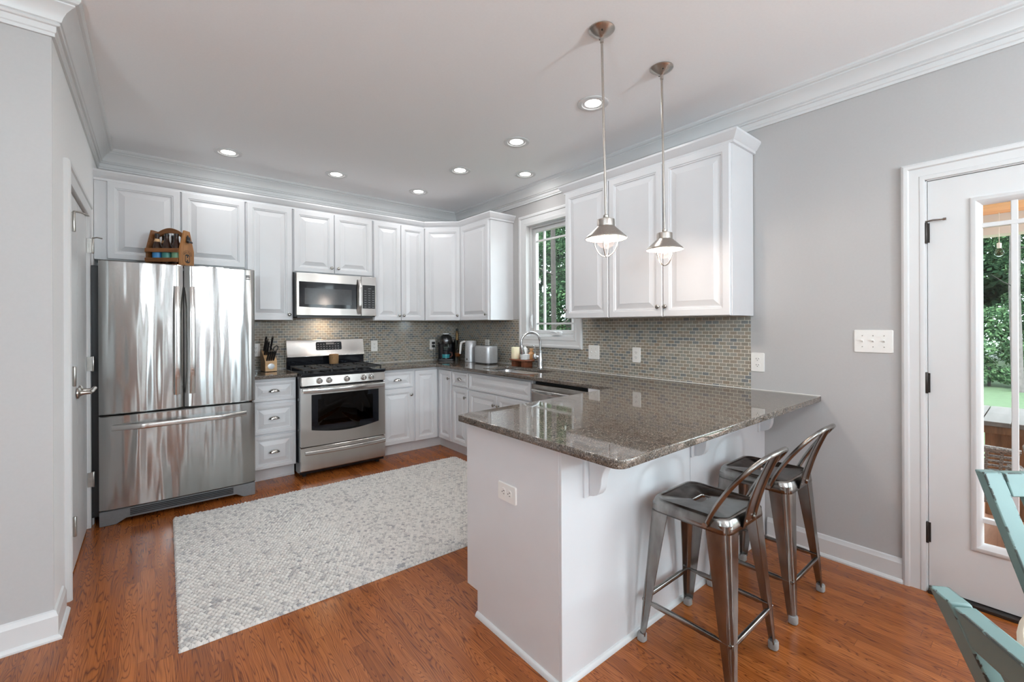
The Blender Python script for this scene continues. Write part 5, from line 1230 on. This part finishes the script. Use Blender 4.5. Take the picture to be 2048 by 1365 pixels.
def make_chair(x, y, ang, label):
    t = thing('dining_chair', label, 'chair', (x, y, 0), ang, 'teal dining chairs round the table'); T = FR(x, y, ang)
    build('seat', MB().prism(rrect(0.42, 0.40, 0.04, 4, 0, 0), 0.435, 0.463, 'xy', T), 'teal', t, bevel=0.006)
    def strut(p0, p1, w_, d_):
        p0, p1 = Vector(p0), Vector(p1)
        return [[(p.x + sx * w_ / 2, p.y + sy * d_ / 2, p.z) for sx, sy in ((-1, -1), (1, -1), (1, 1), (-1, 1))] for p in (p0, p1)]
    for s in (-1, 1):
        build('leg', MB().loft(strut((s * 0.18, -0.17, 0.0), (s * 0.18, -0.17, 0.436), 0.038, 0.038), Mx=T), 'teal', t, bevel=0.003)
        m = MB(); m.loft(strut((s * 0.175, 0.215, 0.0), (s * 0.18, 0.185, 0.44), 0.036, 0.036) + strut((s * 0.185, 0.197, 0.47), (s * 0.185, 0.197, 0.47), 0.044, 0.032)[:1] + strut((s * 0.204, 0.388, 0.931), (s * 0.204, 0.388, 0.931), 0.046, 0.028)[:1], Mx=T)
        build('leg', m, 'teal', t, bevel=0.003)
    m = MB(); n = 6; lp = []
    for k in range(n + 1):
        xx = -0.176 + 0.352 * k / n
        lp.append([(xx, 0.352, 0.874), (xx, 0.379, 0.872), (xx, 0.401, 0.929), (xx, 0.374, 0.931)])
    m.loft(lp, Mx=T); build('top_rail', m, 'teal', t, bevel=0.003)
    m = MB(); m.loft(strut((-0.18, 0.212, 0.52), (0.18, 0.212, 0.52), 0.001, 0.022), Mx=T) if False else m.box(-0.185, 0.185, 0.205, 0.225, 0.50, 0.545, T)
    build('lower_rail', m, 'teal', t, bevel=0.003)
    for xb, xt in ((-0.112, -0.128), (-0.038, -0.043), (0.038, 0.043), (0.112, 0.128)):
        build('slat', MB().loft(strut((xb, 0.217, 0.53), (xt, 0.366, 0.875), 0.030, 0.016), Mx=T), 'teal', t, bevel=0.002)
    m = MB().box(-0.16, 0.16, -0.176, -0.164, 0.39, 0.434, T)
    build('apron', m, 'teal', t)
    return t
def chair_at(P0, rail, nout, side, label):
    ct_ = Vector(P0) + Vector(rail) * 0.232; sc_ = ct_ - Vector(nout) * 0.39
    make_chair(sc_.x, sc_.y, math.atan2(-nout[0], nout[1]), label)
chair_at((-1.247, -4.590), (0.72, -0.694), (0.694, 0.72), -1, 'distressed teal dining chair in front of the porch door')
chair_at((-2.05, -4.602), (-0.8, -0.6), (-0.6, 0.8), 1, 'distressed teal dining chair nearest the camera at the bottom right')

M['darkwood'] = wood('dark_reflected_wood', srgb(52, 34, 24), srgb(84, 56, 38), 1.0, 0.35, 'Z')
def reflected_cabinet(x0, x1, h, label):  # unseen dark furniture added to give the refrigerator dark reflections
    xc = (x0 + x1) / 2; t = thing('reflected_cabinet', label, 'cabinet', (xc, YS + 0.22, 0))
    build('carcass', MB().box(x0, x1, YS + 0.03, YS + 0.40, 0.06, h).box(x0 - 0.02, x1 + 0.02, YS + 0.03, YS + 0.43, h, h + 0.04).box(x0 + 0.02, x1 - 0.02, YS + 0.05, YS + 0.37, 0, 0.06), 'darkwood', t, bevel=0.004)
    for a, b in ((x0 + 0.01, xc - 0.004), (xc + 0.004, x1 - 0.01)):
        for z0, z1 in ((0.08, 0.82), (0.86, h - 0.02)):
            m = MB(); raised(m, b - a, z1 - z0, FR(b, YS + 0.40, PI, z0)); d = build('door', m, 'darkwood', t, smooth=7)
            knob(d, FR(b, YS + 0.40, PI, z0), 0.03 if a < xc - 0.05 else b - a - 0.03, 0.4)
reflected_cabinet(-2.52, -1.86, 2.05, 'tall dark wood cabinet added unseen behind the camera for the refrigerator to reflect')
reflected_cabinet(-1.42, -0.62, 1.85, 'wider dark wood cabinet added unseen at the rear right for the refrigerator to reflect')

# ------------------------------------------------------------------ outdoors
o = struct('porch_floor', MB().box(0.14, 3.3, -8.4, -2.9, -0.22, -0.12), 'deck', smooth=0)
struct('porch_ceiling', MB().box(0.14, 2.75, -5.62, -2.9, 2.245, 2.30), 'porch', smooth=0)
struct('porch_beam', MB().box(2.48, 2.66, -5.62, -2.9, 2.075, 2.245), 'trim', smooth=0)
struct('exterior_ground', MB().box(-30, 60, -50, 50, -0.5, -0.32), 'lawn', smooth=0)
struct('exterior_bounce_slab', MB().box(-16, 5.0, -17, -8.36, -0.319, -0.2).box(-16, -6.76, -8.36, 3, -0.319, -0.2).box(0.15, 5.0, -8.36, -5.7, -0.319, -0.225), 'bounceslab', smooth=0)  # unseen pale paving added to bounce neutral daylight indoors
t = thing('patio_table', 'weathered wooden patio table seen through the porch door', 'table', (2.1, -5.0, -0.12))
for k in range(12): 
    build('table_plank', MB().box(1.69, 2.58, -4.12 - 0.145 * (k + 1) + 0.006, -4.12 - 0.145 * k, 0.588, 0.622), 'patio', t, bevel=0.003)
build('apron', MB().box(1.74, 2.53, -5.8, -4.18, 0.53, 0.587), 'patiobrown', t)
for yy in (-4.52, -5.55): build('trestle', MB().box(1.92, 2.36, yy - 0.11, yy + 0.11, -0.12, 0.53), 'patiobrown', t, bevel=0.004)
def wicker_chair(x, y, ang, label, hs=1.0):
    t = thing('wicker_chair', label, 'chair', (x, y, -0.12), ang, 'wicker chairs on the porch'); T = FR(x, y, ang, -0.12) @ Matrix.Diagonal((1, 1, hs, 1))
    build('seat', MB().prism(rrect(0.5, 0.5, 0.08, 5), 0.36, 0.43, 'xy', T), 'greywicker', t, bevel=0.01)
    m = MB()
    for k in range(9):
        u = -1 + k / 4; m.tube([(u * 0.24, 0.24, 0.42), (u * 0.27, 0.30, 0.85)], 0.008, 6, Mx=T)
    for k in range(10):
        z = 0.46 + 0.042 * k; m.tube([(-0.25, 0.245 + 0.0045 * k, z), (0, 0.262 + 0.0045 * k, z), (0.25, 0.245 + 0.0045 * k, z)], 0.012, 6, Mx=T)
    m.tube([(-0.28, 0.30, 0.86), (0, 0.32, 0.88), (0.28, 0.30, 0.86)], 0.022, 8, Mx=T)
    build('backrest', m, 'greywicker', t)
    for s in (-1, 1):
        build('armrest', MB().tube([(s * 0.27, 0.28, 0.66), (s * 0.29, 0.0, 0.64), (s * 0.28, -0.24, 0.6), (s * 0.25, -0.25, 0.4)], 0.025, 8, Mx=T), 'greywicker', t)
        for q in (-0.22, 0.22): build('leg', MB().tube([(s * 0.22, q, 0.37), (s * 0.23, q * 1.05, 0.0)], 0.018, 8, Mx=T), 'greywicker', t)
    return t
wicker_chair(1.50, -4.30, PI / 2 + 0.1, 'low grey wicker porch chair under the near edge of the patio table', 0.74)
wicker_chair(1.46, -4.93, PI / 2 + 0.1, 'grey wicker porch chair farther right along the patio table')
bx, by = 2.42, -4.465
t = thing('string_light_bulb', 'clear string-light bulb hanging under the porch beam', 'bulb', (bx, by, 1.9))
build('socket', MB().lathe([(0.012, 1.950), (0.014, 1.955), (0.014, 1.990), (0.006, 1.995)], (bx, by, 0), 14), 'white', t)
build('glass', MB().lathe([(0.006, 1.880), (0.024, 1.890), (0.031, 1.907), (0.026, 1.927), (0.014, 1.951)], (bx, by, 0), 18), 'flask', t)
build('cord', MB().tube([(bx, by, 1.994), (bx, by, 2.246)], 0.002, 6), 'white', t)

rng = np.random.default_rng(11)
def leaf_cloud(n, blobs, size):
    bl = np.array(blobs); wts = bl[:, 3] ** 2; wts /= wts.sum()
    pick = rng.choice(len(bl), n, p=wts)
    d = rng.normal(size=(n, 3)); d /= np.linalg.norm(d, axis=1)[:, None]
    rad = bl[pick, 3] * rng.uniform(0.6, 1.05, n)
    c = bl[pick, :3] + d * rad[:, None] * np.array([1, 1, 0.6])
    nr = d * 0.6 + rng.normal(size=(n, 3)) * 0.5 + np.array([0, 0, 0.7]); nr /= np.linalg.norm(nr, axis=1)[:, None]
    a = np.cross(nr, rng.normal(size=(n, 3))); a /= np.linalg.norm(a, axis=1)[:, None]; b = np.cross(nr, a)
    s = (size * rng.uniform(0.6, 1.4, n))[:, None]
    quad = np.stack([c - a * s, c + b * s * 0.45, c + a * s, c - b * s * 0.45], 1).reshape(-1, 3)
    return quad, rng.random(n)
def tree_mesh(seed, hgt, low):
    blobs = []
    for k in range(60):
        z = low + (hgt - low) * (k / 59); f = 1 - abs((z - low) / (hgt - low) - 0.35) * 0.9
        a = rng.uniform(0, 2 * PI); r = rng.uniform(0.1, 1.25) * f
        blobs.append((r * math.cos(a), r * math.sin(a), z, rng.uniform(0.42, 0.75)))
    V, rv = leaf_cloud(32000, blobs, 0.04)
    n = len(rv); me = bpy.data.meshes.new('foliage'); me.vertices.add(len(V)); me.vertices.foreach_set('co', V.ravel())
    me.loops.add(4 * n); me.loops.foreach_set('vertex_index', np.arange(4 * n)); me.polygons.add(n)
    me.polygons.foreach_set('loop_start', np.arange(0, 4 * n, 4)); me.polygons.foreach_set('loop_total', np.full(n, 4)); me.update(); me.validate()
    at = me.attributes.new('leafrand', 'FLOAT', 'FACE'); at.data.foreach_set('value', rv.astype(np.float32))
    me.materials.append(M['leaf']); return me
tms = [tree_mesh(k, 8.5, 0.2) for k in range(3)]
def trunk_mesh(h):
    m = MB().tube([(0, 0, -0.1), (0.03, 0.02, h * 0.3), (-0.04, 0.0, h * 0.65), (0.05, 0.04, h)], [0.16, 0.13, 0.10, 0.04], 10); return m
tr0 = thing('tree', 'leafy green tree in the woods beyond the lawn', 'tree', (0, 0, -0.32), 0, 'trees beyond the lawn')
build('trunk', trunk_mesh(8.0), 'bark', tr0, world=False)
fo = bpy.data.objects.new('foliage', tms[0]); COL.objects.link(fo); fo.parent = tr0
spots = []
for az0, az1, rows in ((30, 62, ((9.6, 1.0), (13.4, 1.0), (17.6, 1.2))), (68, 104, ((18.6, 1.0), (22.4, 1.0), (26.4, 1.2)))):
    for k, (r, sc_) in enumerate(rows):
        step = math.degrees((3.7 if sc_ == 1.0 else 5.2) / r); a = az0 + (0.5 * step if k % 2 else 0.0)
        while a <= az1:
            spots.append((CAM.x + r * math.sin(math.radians(a)), CAM.y + r * math.cos(math.radians(a)), sc_)); a += step
for i, (x, y, sc_) in enumerate(spots):
    if i == 0: o = tr0; o.location = (x, y, -0.32)
    else: o = dup(tr0, (x, y, -0.32), tr0['label'])
    o.rotation_euler[2] = i * 1.7
    o.scale = (sc_, sc_, sc_)
    for ch in o.children:
        if ch.name.startswith('foliage'): ch.data = tms[i % 3]
bl = []
for k in range(420):
    a = 24 + 90 * k / 419; r = (22.5 if a < 63 else 32.0) + rng.uniform(-1.5, 1.5)
    bl.append((CAM.x + r * math.sin(math.radians(a)), CAM.y + r * math.cos(math.radians(a)), rng.uniform(0.3, 12.5), rng.uniform(1.1, 2.0)))
V, rv = leaf_cloud(170000, bl, 0.23)
n = len(rv); me = bpy.data.meshes.new('woodland'); me.vertices.add(len(V)); me.vertices.foreach_set('co', V.ravel())
me.loops.add(4 * n); me.loops.foreach_set('vertex_index', np.arange(4 * n)); me.polygons.add(n)
me.polygons.foreach_set('loop_start', np.arange(0, 4 * n, 4)); me.polygons.foreach_set('loop_total', np.full(n, 4)); me.update(); me.validate()
at = me.attributes.new('leafrand', 'FLOAT', 'FACE'); at.data.foreach_set('value', (rv * 0.75).astype(np.float32)); me.materials.append(M['leaf'])
o = bpy.data.objects.new('exterior_foliage', me); COL.objects.link(o); o['kind'] = 'stuff'; o['label'] = 'dense green woodland foliage filling the background outside'; o['category'] = 'foliage'
for i, (az, r, lab) in enumerate(((44.9, 7.4, 'slim bare-trunked tree seen through the kitchen window'), (88.4, 16.0, 'pale slim tree trunk seen through the porch door'))):
    p = (CAM.x + r * math.sin(math.radians(az)), CAM.y + r * math.cos(math.radians(az)), -0.32)
    tt = thing('bare_tree', lab, 'tree', p)
    build('trunk', MB().tube([(0, 0, -0.05), (0.03, 0.05, 2.5), (-0.02, 0.02, 5), (0.06, 0.08, 8)], [0.045, 0.042, 0.036, 0.03] if i == 0 else [0.11, 0.10, 0.085, 0.06], 10), 'bark' if i == 0 else 'palebark', tt, world=False)
    for k in range(5):
        a = k * 2.4; z = 1.6 + 0.9 * k
        build('branch', MB().tube([(0, 0.03, z), (0.3 * math.cos(a), 0.3 * math.sin(a), z + 0.12), (0.6 * math.cos(a), 0.6 * math.sin(a), z + 0.32)], [0.014, 0.010, 0.005], 6), 'bark', tt, world=False)
bu = thing('bush', 'low light green bush at the lawn edge seen through the porch door', 'bush', (13.9, -3.75, -0.32))
V, rv = leaf_cloud(5000, [(rng.uniform(-0.6, 0.6), rng.uniform(-0.6, 0.6), rng.uniform(0.3, 1.9), 0.4) for k in range(20)], 0.05)
n = len(rv); me = bpy.data.meshes.new('foliage'); me.from_pydata([tuple(p) for p in V], [], [(4 * k, 4 * k + 1, 4 * k + 2, 4 * k + 3) for k in range(n)])
at = me.attributes.new('leafrand', 'FLOAT', 'FACE'); at.data.foreach_set('value', np.clip(rv + 0.3, 0, 1).astype(np.float32)); me.materials.append(M['leaf'])
o = bpy.data.objects.new('foliage', me); COL.objects.link(o); o.parent = bu
build('stem', MB().tube([(0, 0, -0.05), (0.02, 0, 0.5)], 0.03, 8), 'bark', bu, world=False)
